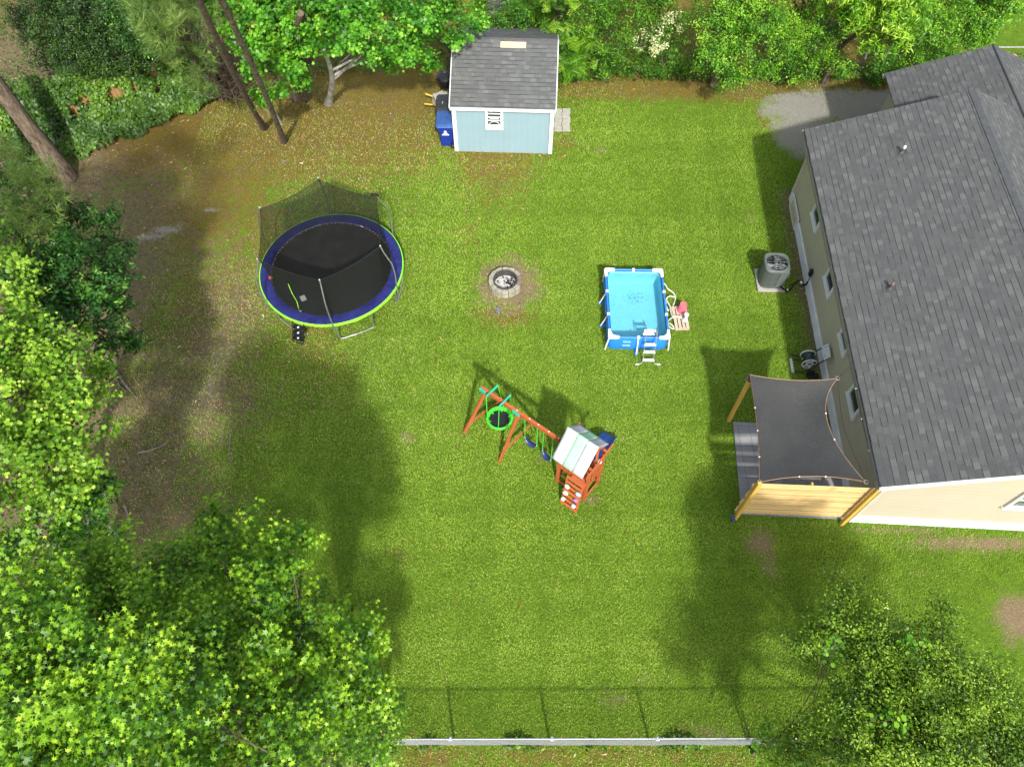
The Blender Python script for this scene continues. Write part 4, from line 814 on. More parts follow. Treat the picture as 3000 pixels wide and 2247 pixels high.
# ---- things beside the shed
def wheelie(x, y, body, lid, label, mark):
    o = Vector((x, y, 0)); t = thing('wheelie_bin', label, 'bin', o, 'wheelie bins beside the shed')
    def ring(w_, d_, z, yo=0, c=.06):
        return [o + Vector((sx * (w_ / 2 - (c if k else 0)), yo + sy * (d_ / 2 - (0 if k else c)), z)) for sx, sy, k in ((-1, -1, 0), (-1, -1, 1), (1, -1, 1), (1, -1, 0), (1, 1, 0), (1, 1, 1), (-1, 1, 1), (-1, 1, 0))]
    mb = MB(); R_ = [ring(.44, .5, .06, .02), ring(.5, .6, .6, .0), ring(.56, .7, .88, -.02), ring(.64, .78, .9, -.02), ring(.64, .78, .98, -.02)]
    mb.add([p for r_ in R_ for p in r_], [tuple(range(7, -1, -1)), tuple(range(32, 40))] + [(i * 8 + k, i * 8 + (k + 1) % 8, (i + 1) * 8 + (k + 1) % 8, (i + 1) * 8 + k) for i in range(4) for k in range(8)])
    mb.build('body', body, t, bevel=.012)
    mb = MB(); R_ = [ring(.67, .82, .985, -.03), ring(.67, .82, 1.02, -.03), ring(.6, .7, 1.07, 0), ring(.4, .5, 1.09, .03)]
    mb.add([p for r_ in R_ for p in r_], [tuple(range(7, -1, -1)), tuple(range(24, 32))] + [(i * 8 + k, i * 8 + (k + 1) % 8, (i + 1) * 8 + (k + 1) % 8, (i + 1) * 8 + k) for i in range(3) for k in range(8)])
    ld = mb.build('lid', lid, t, bevel=.01)
    mb = MB(); mb.box(o + Vector((.12, -.05, 1.095)), (.26, .02, .012)); mb.box(o + Vector((-.01, .05, 1.093)), (.012, .2, .012)); mb.box(o + Vector((.0, -.3, 1.05)), (.5, .012, .012)); mb.build('lid_rib', lid, ld)
    mb = MB(); mb.tube([o + Vector((-.25, .4, .95)), o + Vector((.25, .4, .95))], .02, 8); mb.build('handle', body, t)
    for sx in (1,) if mark else (1, -1):
        mb = MB(); c = o + Vector((sx * .235 + .02, -.14 if mark else .2, .12)); mb.tube([c - Vector((0.03, 0, 0)), c + Vector((.03, 0, 0))], .12, 18); wv = mb.build('wheel', 'black', t, smooth=True)
    if mark:
        c = o + Vector((.235, -.27, .14)); mb = MB()
        # the wheel seen against the front face
        mb.tube([c, c - Vector((0, .05, 0))], .125, 20); wv = mb.build('wheel', 'black', t, smooth=True)
        mb = MB()
        for k in range(5):
            an = k * 2 * math.pi / 5; mb.box(c + Vector((.055 * math.cos(an), -.056, .055 * math.sin(an))), (.025, .012, .025))
        mb.tube([c - Vector((0, .05, 0)), c - Vector((0, .064, 0))], .022, 10); mb.build('hub', 'steel', wv)
        mb = MB(); fz = lambda z: o.y - (.245 + (z - .06) * .16) - .03
        for k in range(3):
            a0 = math.radians(90 + k * 120); p = Vector((o.x - .02 + .045 * math.cos(a0), 0, .78 + .045 * math.sin(a0))); a1 = a0 + math.radians(95); p2 = Vector((o.x - .02 + .045 * math.cos(a1), 0, .78 + .045 * math.sin(a1)))
            p.y = p2.y = -.365 + o.y + .0; mb.beam(p, p2, .012, .024)
        mb.box((o.x - .02, o.y - .36, .69), (.15, .02, .035)); mb.box((o.x - .02, o.y - .35, .645), (.24, .02, .03)); mb.build('recycling_mark', 'plastic_white', t)
        mb = MB(); mb.box(o + Vector((-.16, -.16, 1.075)), (.11, .07, .008), (Vector((.9, .3, 0)).normalized(), Vector((-.3, .9, 0)).normalized(), UZ)); mb.box(o + Vector((-.21, -.19, 1.077)), (.06, .05, .008)); mb.build('sticker', 'plastic_white', ld, bevel=.003)
    else:
        mb = MB(); mb.box(o + Vector((0, -.3, 1.055)), (.1, .06, .006)); mb.box(o + Vector((-.13, -.31, 1.05)), (.07, .02, .006)); mb.box(o + Vector((-.1, -.1, 1.09)), (.02, .12, .006)); mb.build('scratch_mark', 'reel_grey', ld)
    return t
wheelie(-2.22, 20.55, 'bin_blue', 'bin_lid', 'blue recycling bin with white printed emblem, nearest the camera by the shed', True)
wheelie(-2.26, 21.38, 'bin_black', 'bin_black', 'charcoal wheelie bin with scratched lid directly behind the blue one', False)
c = Vector((-2.38, 23.1, 0)); t = thing('kettle_grill', 'round black kettle barbecue against the left wall of the shed', 'barbecue', c)
mb = MB(); mb.lathe(c + Vector((0, 0, .35)), [(.06, 0), (.2, .05), (.28, .2), (.3, .38)], 28); mb.build('bowl', 'black', t, smooth=True)
mb = MB(); mb.lathe(c + Vector((0, 0, .735)), [(.315, 0), (.31, .04), (.27, .075), (.12, .1), (.02, .105)], 28); l_ = mb.build('lid', 'black', t, smooth=True)
mb = MB(); mb.box(c + Vector((-.02, .12, .84)), (.05, .03, .02)); mb.build('vent', 'steel', l_)
for k in range(3):
    an = math.radians(30 + 120 * k); mb = MB(); mb.tube([c + Vector((.18 * math.cos(an), .18 * math.sin(an), .42)), c + Vector((.3 * math.cos(an), .3 * math.sin(an), 0))], .013, 8); mb.build('leg', 'black', t)
mb = MB(); mb.tube([c + Vector((-.29, .07, .7)), c + Vector((-.37, .05, .7)), c + Vector((-.37, -.07, .68)), c + Vector((-.29, -.1, .7))], .012, 8); mb.build('handle', 'black', t)
mb = MB(); mb.lathe(c + Vector((.16, -.3, .55)), [(.03, 0), (.035, .03), (.01, .05)], 10); mb.build('knob', 'yellow', t)
o = Vector((-2.45, 22.2, 0)); t = thing('wheelbarrow', 'wheelbarrow with yellow handles tucked between the bins and the barbecue', 'wheelbarrow', o)
mb = MB(); lo = [o + Vector(p) for p in ((-.2, -.17, .28), (.3, -.15, .28), (.3, .15, .28), (-.2, .17, .28))]; hi = [o + Vector(p) for p in ((-.36, -.29, .5), (.46, -.25, .52), (.46, .25, .52), (-.36, .29, .5))]
mb.add(lo + hi, [(3, 2, 1, 0), (0, 1, 5, 4), (1, 2, 6, 5), (2, 3, 7, 6), (3, 0, 4, 7)]); b_ = mb.build('tray', simple('dusty_tray', C(.3, .24, .14), .8, var=.4), t); sm_ = b_.modifiers.new('t', 'SOLIDIFY'); sm_.thickness = .01
for s_ in (-1, 1):
    mb = MB(); mb.beam(o + Vector((.5, s_ * .06, .2)), o + Vector((-.62, s_ * .27, .52)), .045, .045); mb.build('handle', 'yellow', t, bevel=.012)
    mb = MB(); mb.tube([o + Vector((-.2, s_ * .2, .4)), o + Vector((-.25, s_ * .22, 0))], .014, 8); mb.build('leg', 'steel', t)
mb = MB(); mb.tube([o + Vector((.5, -.04, .18)), o + Vector((.5, .04, .18))], .18, 20); mb.build('wheel', 'black', t, smooth=True)
for i, (x, y, z, an, lab) in enumerate(((-.13, .12, .56, .42, 'large pale concrete block lying tilted on top of the wheelbarrow load'), (.16, .2, .54, -.5, 'concrete block at the back of the wheelbarrow against the shed'), (.12, -.08, .5, .9, 'concrete block at the front of the wheelbarrow half under another'))):
    ax = (Vector((math.cos(an), math.sin(an), .12)).normalized(), Vector((-math.sin(an), math.cos(an), 0)), Vector((0, 0, 1))); mb = MB(); mb.box(o + Vector((x, y, z)), (.38, .24, .1) if i == 0 else (.3, .18, .09), ax)
    solo(mb, 'concrete_block', 'concrete', lab, 'block', o + Vector((x, y, z - .05)), 'concrete blocks in the wheelbarrow', bevel=.008)

# ================================================================== TRAMPOLINE
TC = Vector((-5.29, 14.25, 0)); R0, R1, TZ = 2.07, 1.76, .9
tr = thing('trampoline', 'large round trampoline with blue pad, lime edge and black safety net', 'trampoline', TC)
def pol(r, a, z=0.): return TC + Vector((r * math.cos(a), r * math.sin(a), z))
mb = MB(); rr = [(0, -.03)] + [(R1 * k / 6, -.03 * (1 - (k / 6) ** 2)) for k in range(1, 7)]
vs = [TC + Vector((0, 0, TZ - .04))]; fs = []; n = 96
for (r, z) in rr[1:]:
    for k in range(n):
        q_ = r * (1 - (.022 if r == rr[-1][0] and k % 2 else 0)); vs.append(pol(q_, 2 * math.pi * k / n, TZ - .01 + z))
for k in range(n): fs.append((0, 1 + k, 1 + (k + 1) % n))
for i in range(5):
    for k in range(n): a = 1 + i * n + k; b = 1 + i * n + (k + 1) % n; fs.append((a, a + n, b + n, b))
mb.add(vs, fs); mb.build('mat', 'mat', tr)
mb = MB()
for k in range(n): mb.tube([pol(R1 - .03, 2 * math.pi * k / n, TZ - .012), pol(R1 + .18, 2 * math.pi * k / n, TZ)], .009, 5, False)
sp_ = mb.build('springs', simple('rusty_spring', C(.3, .16, .08), .6, .4), tr); sp_['kind'] = 'stuff'
PA = [math.radians(a) for a in (97, 157, 217, 277, 337, 37)]
def annulus(ra, rb, z0, z1, a0, a1, th, nseg=12):
    mb = MB(); V_ = []; f_ = []
    for i in range(nseg + 1):
        a = a0 + (a1 - a0) * i / nseg; dz_ = .008 * math.sin(i * 2.1)
        for (r, z) in ((ra, z0), ((ra + rb) / 2, (z0 + z1) / 2 + .02 + dz_), (rb, z1), (rb, z1 - th), ((ra + rb) / 2, (z0 + z1) / 2 + .02 - th), (ra, z0 - th)): V_.append(pol(r, a, z))
    for i in range(nseg):
        for k in range(6): f_.append((i * 6 + k, i * 6 + (k + 1) % 6, (i + 1) * 6 + (k + 1) % 6, (i + 1) * 6 + k))
    f_ += [(5, 4, 3, 2, 1, 0), tuple(range(nseg * 6, nseg * 6 + 6))]; return mb.add(V_, f_)
for k in range(6):
    a0 = PA[k] + .004; pd = annulus(R1, R0, TZ + .012, TZ + .02, a0, a0 + math.pi / 3 - .008, .018).build('pad', 'blue_pad', tr, smooth=True)
    mb = MB(); V_ = []; f_ = []
    for i in range(15):
        a = a0 + (math.pi / 3 - .008) * i / 14; V_ += [pol(R0 + .003, a, TZ + .02), pol(R0 + .026, a, TZ + .012), pol(R0 + .035, a, TZ - .055 - .01 * math.sin(i * 1.7)), pol(R0 + .012, a, TZ - .055)]
    for i in range(14):
        for j in range(3): f_.append((i * 4 + j, i * 4 + j + 1, i * 4 + j + 5, i * 4 + j + 4))
    mb.add(V_, f_); mb.build('pad_edge', 'lime', pd)
for k, a in enumerate(PA):
    # each pole runs from the foot up beside the rim and curves inward to the net
    a_ = a + .02; mb = MB(); mb.tube([pol(R0 + .06, a_, TZ - .25), pol(R0 + .07, a_, TZ + .1), pol(R0 + .1, a_, TZ + .7), pol(R0 + .06, a_, TZ + 1.1), pol(1.95, a_, 2.38), pol(1.88, a_, 2.6)], .018, 10)
    p_ = mb.build('net_pole', simple('dark_pole_sleeve', C(.12, .13, .12), .5, .3) if k < 2 else 'steel', tr, smooth=True)
    mb = MB(); mb.lathe(pol(1.88, a_, 2.59), [(.027, 0), (.03, .02), (.026, .05), (.01, .065)], 12); mb.build('pole_cap', 'steel', p_, smooth=True)
    mb = MB(); L0, L1 = a + .04, a + .56
    mb.tube([pol(R0 - .02, L0, TZ - .03), pol(R0 - .05, L0 - .01, .4), pol(1.97, L0, .06), pol(1.95, L0 + .05, .025), pol(1.93, (L0 + L1) / 2, .025), pol(1.95, L1 - .05, .025), pol(1.97, L1, .06), pol(R0 - .05, L1, .4), pol(R0 - .02, L1, TZ - .03)], .02, 8)
    mb.build('leg', 'steel', tr, smooth=True)
mb = MB(); mb.tube([pol(R0 - .02, 2 * math.pi * k / 72, TZ - .03) for k in range(73)], .024, 8, False); mb.build('rim', 'steel', tr, smooth=True)
V_ = []; f_ = []; m_ = 10; tot = 0
for k in range(6):
    a0 = PA[k] + .02; a1 = a0 + math.pi / 3; p0 = pol(1.86, a0, 2.58); p1 = pol(1.86, a1, 2.58)
    for i in range(m_ + 1):
        t_ = i / m_; top = p0.lerp(p1, t_) + Vector((0, 0, -.42 * t_ * (1 - t_))); topc = top + (TC - top).normalized() * 0; bot = pol(R1 + .01, a0 + (a1 - a0) * t_, TZ - .0)
        for j in range(7):
            s_ = j / 6; p = bot.lerp(top, s_); rad = Vector((p.x - TC.x, p.y - TC.y, 0)); p = p + rad.normalized() * (-.05 * math.sin(s_ * math.pi)); V_.append(p)
    for i in range(m_):
        for j in range(6): b = tot + i * 7 + j; f_.append((b, b + 1, b + 8, b + 7))
    tot += (m_ + 1) * 7
mb = MB(); mb.add(V_, f_); nt_ = mb.build('safety_net', 'net', tr)
mb = MB()
for k in range(6):
    a0 = PA[k] + .02; p0 = pol(1.86, a0, 2.58); p1 = pol(1.86, a0 + math.pi / 3, 2.58); mb.tube([p0.lerp(p1, t_ / 8) + Vector((0, 0, -.42 * (t_ / 8) * (1 - t_ / 8) + .004)) for t_ in range(9)], .008, 6)
mb.build('net_edge', 'black', nt_)
a0 = math.radians(246); mb = MB(); mb.tube([pol(R1 - .01, a0, TZ + .03), pol(R1 - .06, a0 - .004, 1.3), pol(R1 - .02, a0 - .01, 1.7), pol(R1 - .02, a0 - .012, 2.1)], .008, 6); mb.build('net_zip', simple('lime_zip', C(.3, .7, .06), .5), nt_)
for (px, py, w_, h_, an) in ((1060, 661, .11, .09, -.3), (888, 874, .15, .2, .5)):
    p = at(px, py, TZ - .02); mb = MB(); ax = (Vector((math.cos(an), math.sin(an), 0)), Vector((-math.sin(an), math.cos(an), 0)), UZ); mb.box(p, (w_, h_, .004), ax); mb.build('label_tag', 'plastic_white', tr)
p = at(880, 912, TZ); mb = MB(); mb.box(p, (.06, .05, .015)); mb.build('label_tag', 'plastic_white', tr)
p = at(793, 813, TZ + .02); mb = MB(); mb.lathe(p, [(0.001, -.055), (.04, -.04), (.058, 0), (.04, .04), (.001, .055)], 16, False); solo(mb, 'ball', 'orange', 'small orange ball on the left part of the trampoline mat', 'ball', p - Vector((0, 0, .055)), smooth=True)
# ladder leaning on the rim
LD = thing('trampoline_ladder', 'short black ladder with three wide steps hooked on the trampoline rim', 'ladder', at(872, 1005))
l0, l1 = at(861, 1002), at(886, 1008); u0, u1 = pol(R0 + .04, math.radians(247), TZ - .05), pol(R0 + .04, math.radians(254), TZ - .05)
sd_ = (u1 - u0).normalized() * .17; um = (u0 + u1) / 2; lm = (l0 + l1) / 2; u0, u1, l0, l1 = um - sd_, um + sd_, lm - sd_, lm + sd_
mb = MB(); mb.tube([u0 + Vector((.05, .06, 0)), u0 + Vector((0, 0, .04)), u0, l0 + Vector((0, 0, .03)), l0 + sd_ * .2 + Vector((0, 0, .015)), l1 - sd_ * .2 + Vector((0, 0, .015)), l1 + Vector((0, 0, .03)), u1, u1 + Vector((0, 0, .04)), u1 + Vector((.05, .06, 0))], .014, 8); mb.build('frame', 'black', LD, smooth=True)
for t_ in (.25, .52, .8):
    c = l0.lerp(u0, t_).lerp(l1.lerp(u1, t_), .5); mb = MB(); mb.box(c, (.33, .16, .02), (sd_.normalized(), Vector((-sd_.y, sd_.x, 0)).normalized(), UZ)); s__ = mb.build('step', 'black', LD, bevel=.008)
    mb = MB(); mb.lathe(c + Vector((0, 0, .009)), [(.032, 0), (.03, .004)], 14); mb.build('foot_mark', 'plastic_white', s__)
# hoop clamped on a pole
pt = pol(1.88, PA[5] + .02, 2.6); hp = thing('hoop', 'small black ring and cable clamped on top of the right rear trampoline pole', 'hoop', pt)
mb = MB(); c = pt + Vector((-.27, -.03, .02)); mb.tube([c + Vector((.11 * math.cos(t_), .11 * math.sin(t_), .02 * math.sin(t_ * 2))) for t_ in np.linspace(0, 2 * math.pi, 25)], .011, 6, False); mb.build('ring', 'black', hp)
mb = MB(); mb.box(pt + Vector((-.08, .03, .03)), (.16, .06, .05)); mb.box(pt + Vector((0.02, 0, .03)), (.07, .06, .06)); mb.build('clamp', 'black', hp, bevel=.01)
mb = MB(); mb.tube([pt + Vector((-.05, .03, .05)), pt + Vector((-.17, .12, .12)), pt + Vector((-.3, .28, .2))], .009, 6); mb.build('rod', simple('rust_red', C(.2, .04, .03), .6), hp)

# ================================================================== FIRE PIT
FC = Vector((-.2, 14.3, 0)); fp = thing('fire_pit', 'ring-shaped concrete block fire pit full of pale ash', 'fire pit', FC)
for k in range(14):
    a0 = 2 * math.pi * k / 14 + random.uniform(-.02, .02); a1 = 2 * math.pi * (k + 1) / 14 - random.uniform(.015, .035); jr = random.uniform(-.008, .012); h = .26 + random.uniform(-.012, .012)
    vs = [FC + Vector((r * math.cos(a), r * math.sin(a), z)) for z in (0, h) for (r, a) in ((.35 + jr, a0), (.5 + jr, a0), (.51 + jr, (a0 + a1) / 2), (.5 + jr, a1), (.35 + jr, a1), (.345 + jr, (a0 + a1) / 2))]
    mb = MB(); mb.add(vs, [(5, 4, 3, 2, 1, 0), tuple(range(6, 12))] + [(i, (i + 1) % 6, (i + 1) % 6 + 6, i + 6) for i in range(6)])
    mb.build('stone_block', 'block' if k not in (0, 13) else simple('reddish_block', C(.17, .12, .10), .95, var=.3), fp, bevel=.014)
mb = MB()
mb.lathe(FC, [(.33, .02), (.33, .275), (.375, .277), (.392, .2)], 40, False); mb.build('sooty_inner_face', 'soot', fp)
r = np.random.default_rng(4); V_ = []; f_ = []; nr_, na_ = 12, 36
for i in range(nr_ + 1):
    for k in range(na_):
        rr_ = .34 * i / nr_; an = 2 * math.pi * k / na_; V_.append(FC + Vector((rr_ * math.cos(an), rr_ * math.sin(an), .10 + .03 * math.cos(rr_ * 9) + r.normal() * .008)))
for i in range(nr_):
    for k in range(na_): a = i * na_ + k; b = i * na_ + (k + 1) % na_; f_.append((a, b, b + na_, a + na_))
mb = MB(); mb.add(V_, f_); mb.build('ash', 'ash', fp)
mb = MB()
for i in range(46):
    an = r.uniform(0, 6.28) if i > 30 else r.normal() * .5 - .1; rr_ = r.uniform(.03, .32) if i > 30 else r.uniform(.05, .28); c = FC + Vector((rr_ * math.cos(an), rr_ * math.sin(an), .135)); an2 = r.uniform(0, 3); s_ = r.uniform(.012, .04)
    mb.box(c, (s_ * 1.8, s_, s_ * .8), (Vector((math.cos(an2), math.sin(an2), .2)).normalized(), Vector((-math.sin(an2), math.cos(an2), 0)), UZ))
mb.build('charcoal', 'charcoal', fp)
mb = MB(); c0 = at(1459, 913); r = np.random.default_rng(9)
for i in range(7):
    c = c0 + Vector((r.normal() * .05, r.normal() * .045, .025)); s_ = r.uniform(.03, .06); mb.lathe(c, [(.001, -s_ * .5), (s_ * .7, -s_ * .3), (s_, 0), (s_ * .6, s_ * .4), (.001, s_ * .5)], 7, False)
solo(mb, 'rubble', simple('dark_rubble', C(.12, .12, .12), .9, var=.5, scale=20), 'small heap of grey rubble just below the fire pit', 'rubble', c0)

# ================================================================== THE POOL
PC = Vector((3.6, 13.18, 0)); pa = math.radians(-.9); PX = Vector((math.cos(pa), math.sin(pa), 0)); PY = Vector((-math.sin(pa), math.cos(pa), 0)); AXP = (PX, PY, UZ)
def pp(x, y, z=0.): return PC + PX * x + PY * y + Vector((0, 0, z))
HX, HY, PZ = .83, 1.22, .6
pool = thing('frame_pool', 'rectangular blue above-ground frame pool filled with turquoise water', 'pool', PC)
def rrect(hx, hy, c, z, k=5):
    o = []
    for sx, sy, a0 in ((1, 1, 0), (-1, 1, 90), (-1, -1, 180), (1, -1, 270)):
        for i in range(k + 1):
            a = math.radians(a0 + 90 * i / k); o.append(pp(sx * (hx - c) + c * math.cos(a), sy * (hy - c) + c * math.sin(a), z))
    return o
def loft(mb, rings, cap0=False, cap1=False):
    n = len(rings[0]); mb.add([p for r_ in rings for p in r_], [(i * n + k, i * n + (k + 1) % n, (i + 1) * n + (k + 1) % n, (i + 1) * n + k) for i in range(len(rings) - 1) for k in range(n)] + ([tuple(range(n - 1, -1, -1))] if cap0 else []) + ([tuple(range((len(rings) - 1) * n, len(rings) * n))] if cap1 else [])); return mb
mb = loft(MB(), [rrect(HX + .0, HY + .0, .16, .005), rrect(HX + .035, HY + .035, .18, .12), rrect(HX + .03, HY + .03, .2, .3), rrect(HX - .0, HY - .0, .2, .5), rrect(HX - .03, HY - .03, .2, .585)]); mb.build('liner', 'pool_blue', pool, smooth=True)
mb = loft(MB(), [rrect(HX - .06, HY - .06, .16, .02), rrect(HX - .02, HY - .02, .18, .14), rrect(HX - .02, HY - .02, .2, .35), rrect(HX - .05, HY - .05, .2, .575)], True); mb.build('inner_liner', 'liner_in', pool, smooth=True)
mb = loft(MB(), [rrect(HX - .043, HY - .043, .19, .5), rrect(HX - .6, HY - .9, .1, .501)], False, True); mb.build('water', 'water', pool)
# debris on the pool floor, as flecks
mb = MB(); r = np.random.default_rng(8)
for i in range(100):
    c = pp(.12 + r.normal() * .2, .62 + r.normal() * .11, .03 + .0006 * i % .01); s_ = r.uniform(.004, .012); mb.box(c, (s_ * 2.4, s_, .004), (Vector((math.cos(i), math.sin(i), 0)), Vector((-math.sin(i), math.cos(i), 0)), UZ))
for x, y in ((-.55, .35), (-.62, -.75), (.2, -.9)): mb.box(pp(x, y, .04), (.03, .015, .004), AXP)
d_ = mb.build('debris', simple('sunk_dirt', C(.06, .12, .12), .9), pool); d_['kind'] = 'stuff'
for s_ in (-1, 1):
    mb = MB(); mb.tube([pp(s_ * HX, -HY + .1, PZ), pp(s_ * HX, HY - .1, PZ)], .028, 10); mb.build('top_rail', 'pool_blue', pool, smooth=True)
    mb = MB(); mb.tube([pp(-HX + .1, s_ * HY, PZ), pp(HX - .1, s_ * HY, PZ)], .028, 10); mb.build('top_rail', 'pool_blue', pool, smooth=True)
for sx in (-1, 1):
    for sy in (-1, 1):
        mb = MB(); c = pp(sx * HX, sy * HY, 0); e1 = PX * (-sx); e2 = PY * (-sy)
        poly = [c - e1 * .045 + e2 * .0, c - e2 * .045 - e1 * .0, c + e1 * .12 - e2 * .045, c + e1 * .27 - e2 * .036, c + e1 * .27 + e2 * .036, c + e1 * .16 + e2 * .05, c + e1 * .08 + e2 * .09, c + e1 * .05 + e2 * .16, c + e1 * .036 + e2 * .27, c - e1 * .036 + e2 * .27, c - e1 * .045 + e2 * .12]
        mb.prism(poly, PZ - .035, PZ + .04); mb.build('corner_joint', 'plastic_white', pool, bevel=.012)
        mb = MB(); mb.tube([c + UZ * (PZ - .03) - e1 * .02 - e2 * .02, c - e1 * (.08 if sy < 0 else .02) - e2 * .02 + UZ * .01], .022, 8); mb.build('leg', 'plastic_white', pool, smooth=True)
def prop(a, d):
    mb = MB(); mb.box(a + UZ * .0, (.075, .075, .085), AXP); mb.tube([a - UZ * .02, a + d - UZ * (PZ - .012)], .02, 8); mb.build('leg', 'plastic_white', pool, bevel=.006)
for sx in (-1, 1):
    for y in (.4, -.42): prop(pp(sx * HX, y, PZ), PX * sx * .17)
prop(pp(-.02, -HY, PZ), -PY * .2); prop(pp(0, HY, PZ), PY * .15)
mb = MB(); mb.box(pp(-.02, -HY - .1, .03), (.08, .24, .05), AXP)
for sx in (-1, 1):
    for y in (.4, -.42): mb.box(pp(sx * (HX + .09), y, .02), (.2, .08, .035), AXP)
mb.build('foot_strap', 'pool_blue', pool)
mb = MB()
y0 = -HY - .026
for i, (z, w_) in enumerate(((.44, .23), (.27, .22))):
    mb.box(pp(-.33, y0 - .004 + i * -.012, z), (w_, .006, .016), AXP)
    for j in range(6): mb.box(pp(-.33 - w_ / 2 + .03 + j * .036, y0 - .006 + i * -.012, z - .04), (.018 + .008 * (j % 2), .006, .026), AXP)
for j in range(4): mb.box(pp(-HX - .034, -.42 + .2 + j * .07, .38 + .01 * (j % 2)), (.005, .045, .06), AXP)
mb.build('printed_mark', 'pool_mark', pool)
# pool ladder
lo_ = pp(.29, -HY - .05); L_ = thing('pool_ladder', 'white and steel A-frame ladder straddling the front rail of the pool', 'ladder', lo_)
for s_ in (-1, 1):
    x = .29 + s_ * .15; mb = MB()
    mb.tube([pp(x + s_ * .16, -HY - .52, .02), pp(x + s_ * .04, -HY - .5, .03), pp(x, -HY - .45, .12), pp(x, -HY - .26, .5), pp(x, -HY - .12, .86), pp(x, -HY - .04, .93), pp(x, -HY + .08, .93), pp(x, -HY + .15, .84), pp(x, -HY + .3, .1)], .014, 8); mb.build('side_rail', 'steel', L_, smooth=True)
    mb = MB(); mb.tube([pp(x + s_ * .11, -HY - .52, .02), pp(x + s_ * .2, -HY - .52, .02)], .024, 8); mb.build('foot_cap', 'plastic_white', L_)
for y, z in ((-.45, .14), (-.33, .37), (-.22, .58), (.14, .74), (.2, .5), (.24, .3)):
    mb = MB(); mb.box(pp(.29, -HY + y, z), (.33, .085, .035), AXP); mb.build('step', 'plastic_white', L_, bevel=.008)
# pallet, bucket, pump, hoses
po = Vector((4.95, 13.02, 0)); pg_ = math.radians(2.5); QX = Vector((math.cos(pg_), math.sin(pg_), 0)); QY = Vector((-math.sin(pg_), math.cos(pg_), 0)); AXQ = (QX, QY, UZ)
def qp(x, y, z=0.): return po + QX * x + QY * y + UZ * z
pal = thing('pallet', 'weathered half-size wooden pallet to the right of the pool', 'pallet', po)
for x, w_ in ((-.165, .09), (-.055, .085), (.055, .08), (.165, .09)):
    mb = MB(); mb.box(qp(x, 0, .105), (w_, .82, .018), AXQ); mb.build('slat', 'pallet_wood', pal, bevel=.003)
for y in (-.38, 0, .38):
    mb = MB(); mb.box(qp(0, y, .055), (.42, .05, .08), AXQ); mb.build('bearer', 'pallet_wood', pal, bevel=.003)
c = qp(.08, .25, .116); bk = thing('bucket', 'pink bucket turned upside down on the pallet', 'bucket', c)
mb = MB(); mb.lathe(c, [(.15, 0), (.155, .012), (.14, .02), (.105, .27), (.098, .285), (.088, .285), (.084, .275), (.03, .275)], 28); mb.build('body', 'pink', bk, smooth=True)
mb = MB(); mb.tube([c + Vector((-.15, 0, .03)), c + Vector((-.175, -.04, .012)), c + Vector((-.1, -.16, .012)), c + Vector((.02, -.185, .012)), c + Vector((.13, -.1, .012)), c + Vector((.15, 0, .03))], .005, 6); mb.build('handle', 'plastic_white', bk)
c = qp(.12, -.1, .116); pm = thing('filter_pump', 'white cylindrical filter pump standing on the pallet', 'pump', c)
mb = MB(); mb.lathe(c, [(.075, 0), (.075, .02), (.062, .03), (.062, .22), (.07, .23), (.07, .27), (.045, .29)], 22); mb.build('body', 'plastic_white', pm, smooth=True)
mb = MB(); mb.tube([c + Vector((.03 * math.cos(t_), .03 * math.sin(t_) + .0, .292)) for t_ in np.linspace(0, 6.283, 15)], .006, 5, False); mb.box(c + UZ * .292, (.05, .01, .008)); mb.build('dial', simple('grey_blue_ring', C(.2, .33, .36), .4), pm)
cr = lambda x, y, z: at(1720 + x * .2112, 740 + y * .2112, z)
def spline(P_, k=6):
    o = []
    for i in range(len(P_) - 1):
        p0, p1, p2, p3 = P_[max(i - 1, 0)], P_[i], P_[i + 1], P_[min(i + 2, len(P_) - 1)]
        for j in range(k):
            t = j / k; o.append(.5 * ((2 * p1) + (p2 - p0) * t + (2 * p0 - 5 * p1 + 4 * p2 - p3) * t * t + (3 * p1 - p0 - 3 * p2 + p3) * t ** 3))
    return o + [P_[-1]]
for i, (pts, lab) in enumerate(((((1045, 435, .42), (1080, 440, .34), (1120, 505, .12), (1190, 555, .05), (1222, 620, .04), (1212, 690, .04), (1190, 735, .04)), 'cream pool hose running from the upper right pool wall to the pallet'),
                         (((1215, 625, .1), (1160, 605, .1), (1110, 625, .1), (1105, 665, .1), (1145, 735, .1), (1160, 800, .1), (1165, 850, .1), (1190, 882, .13), (1250, 885, .17), (1310, 890, .22)), 'cream pool hose making a loop above the pallet and reaching the pump'),
                         (((1310, 905, .19), (1250, 892, .16), (1190, 900, .12), (1135, 935, .16), (1112, 975, .3)), 'cream pool hose arching from the pump to the lower right pool wall'),
                         (((1070, 745, .3), (1095, 750, .2), (1110, 775, .1), (1125, 805, .03), (1150, 775, .03)), 'short bent piece of cream hose at the middle of the pool wall'),
                         (((1112, 975, .28), (1150, 985, .1), (1195, 1025, .03), (1210, 1050, .025), (1185, 1055, .025), (1140, 1030, .025), (1110, 990, .2)), 'cream hose loop lying at the lower corner of the pallet'))):
    P_ = spline([cr(*p) for p in pts]); mb = MB(); mb.tube(P_, [.021 + .0015 * (j % 2) for j in range(len(P_))], 10)
    solo(mb, 'pool_hose', 'hose_cream', lab, 'hose', (P_[0].x, P_[0].y, 0), 'pool hoses', smooth=True)

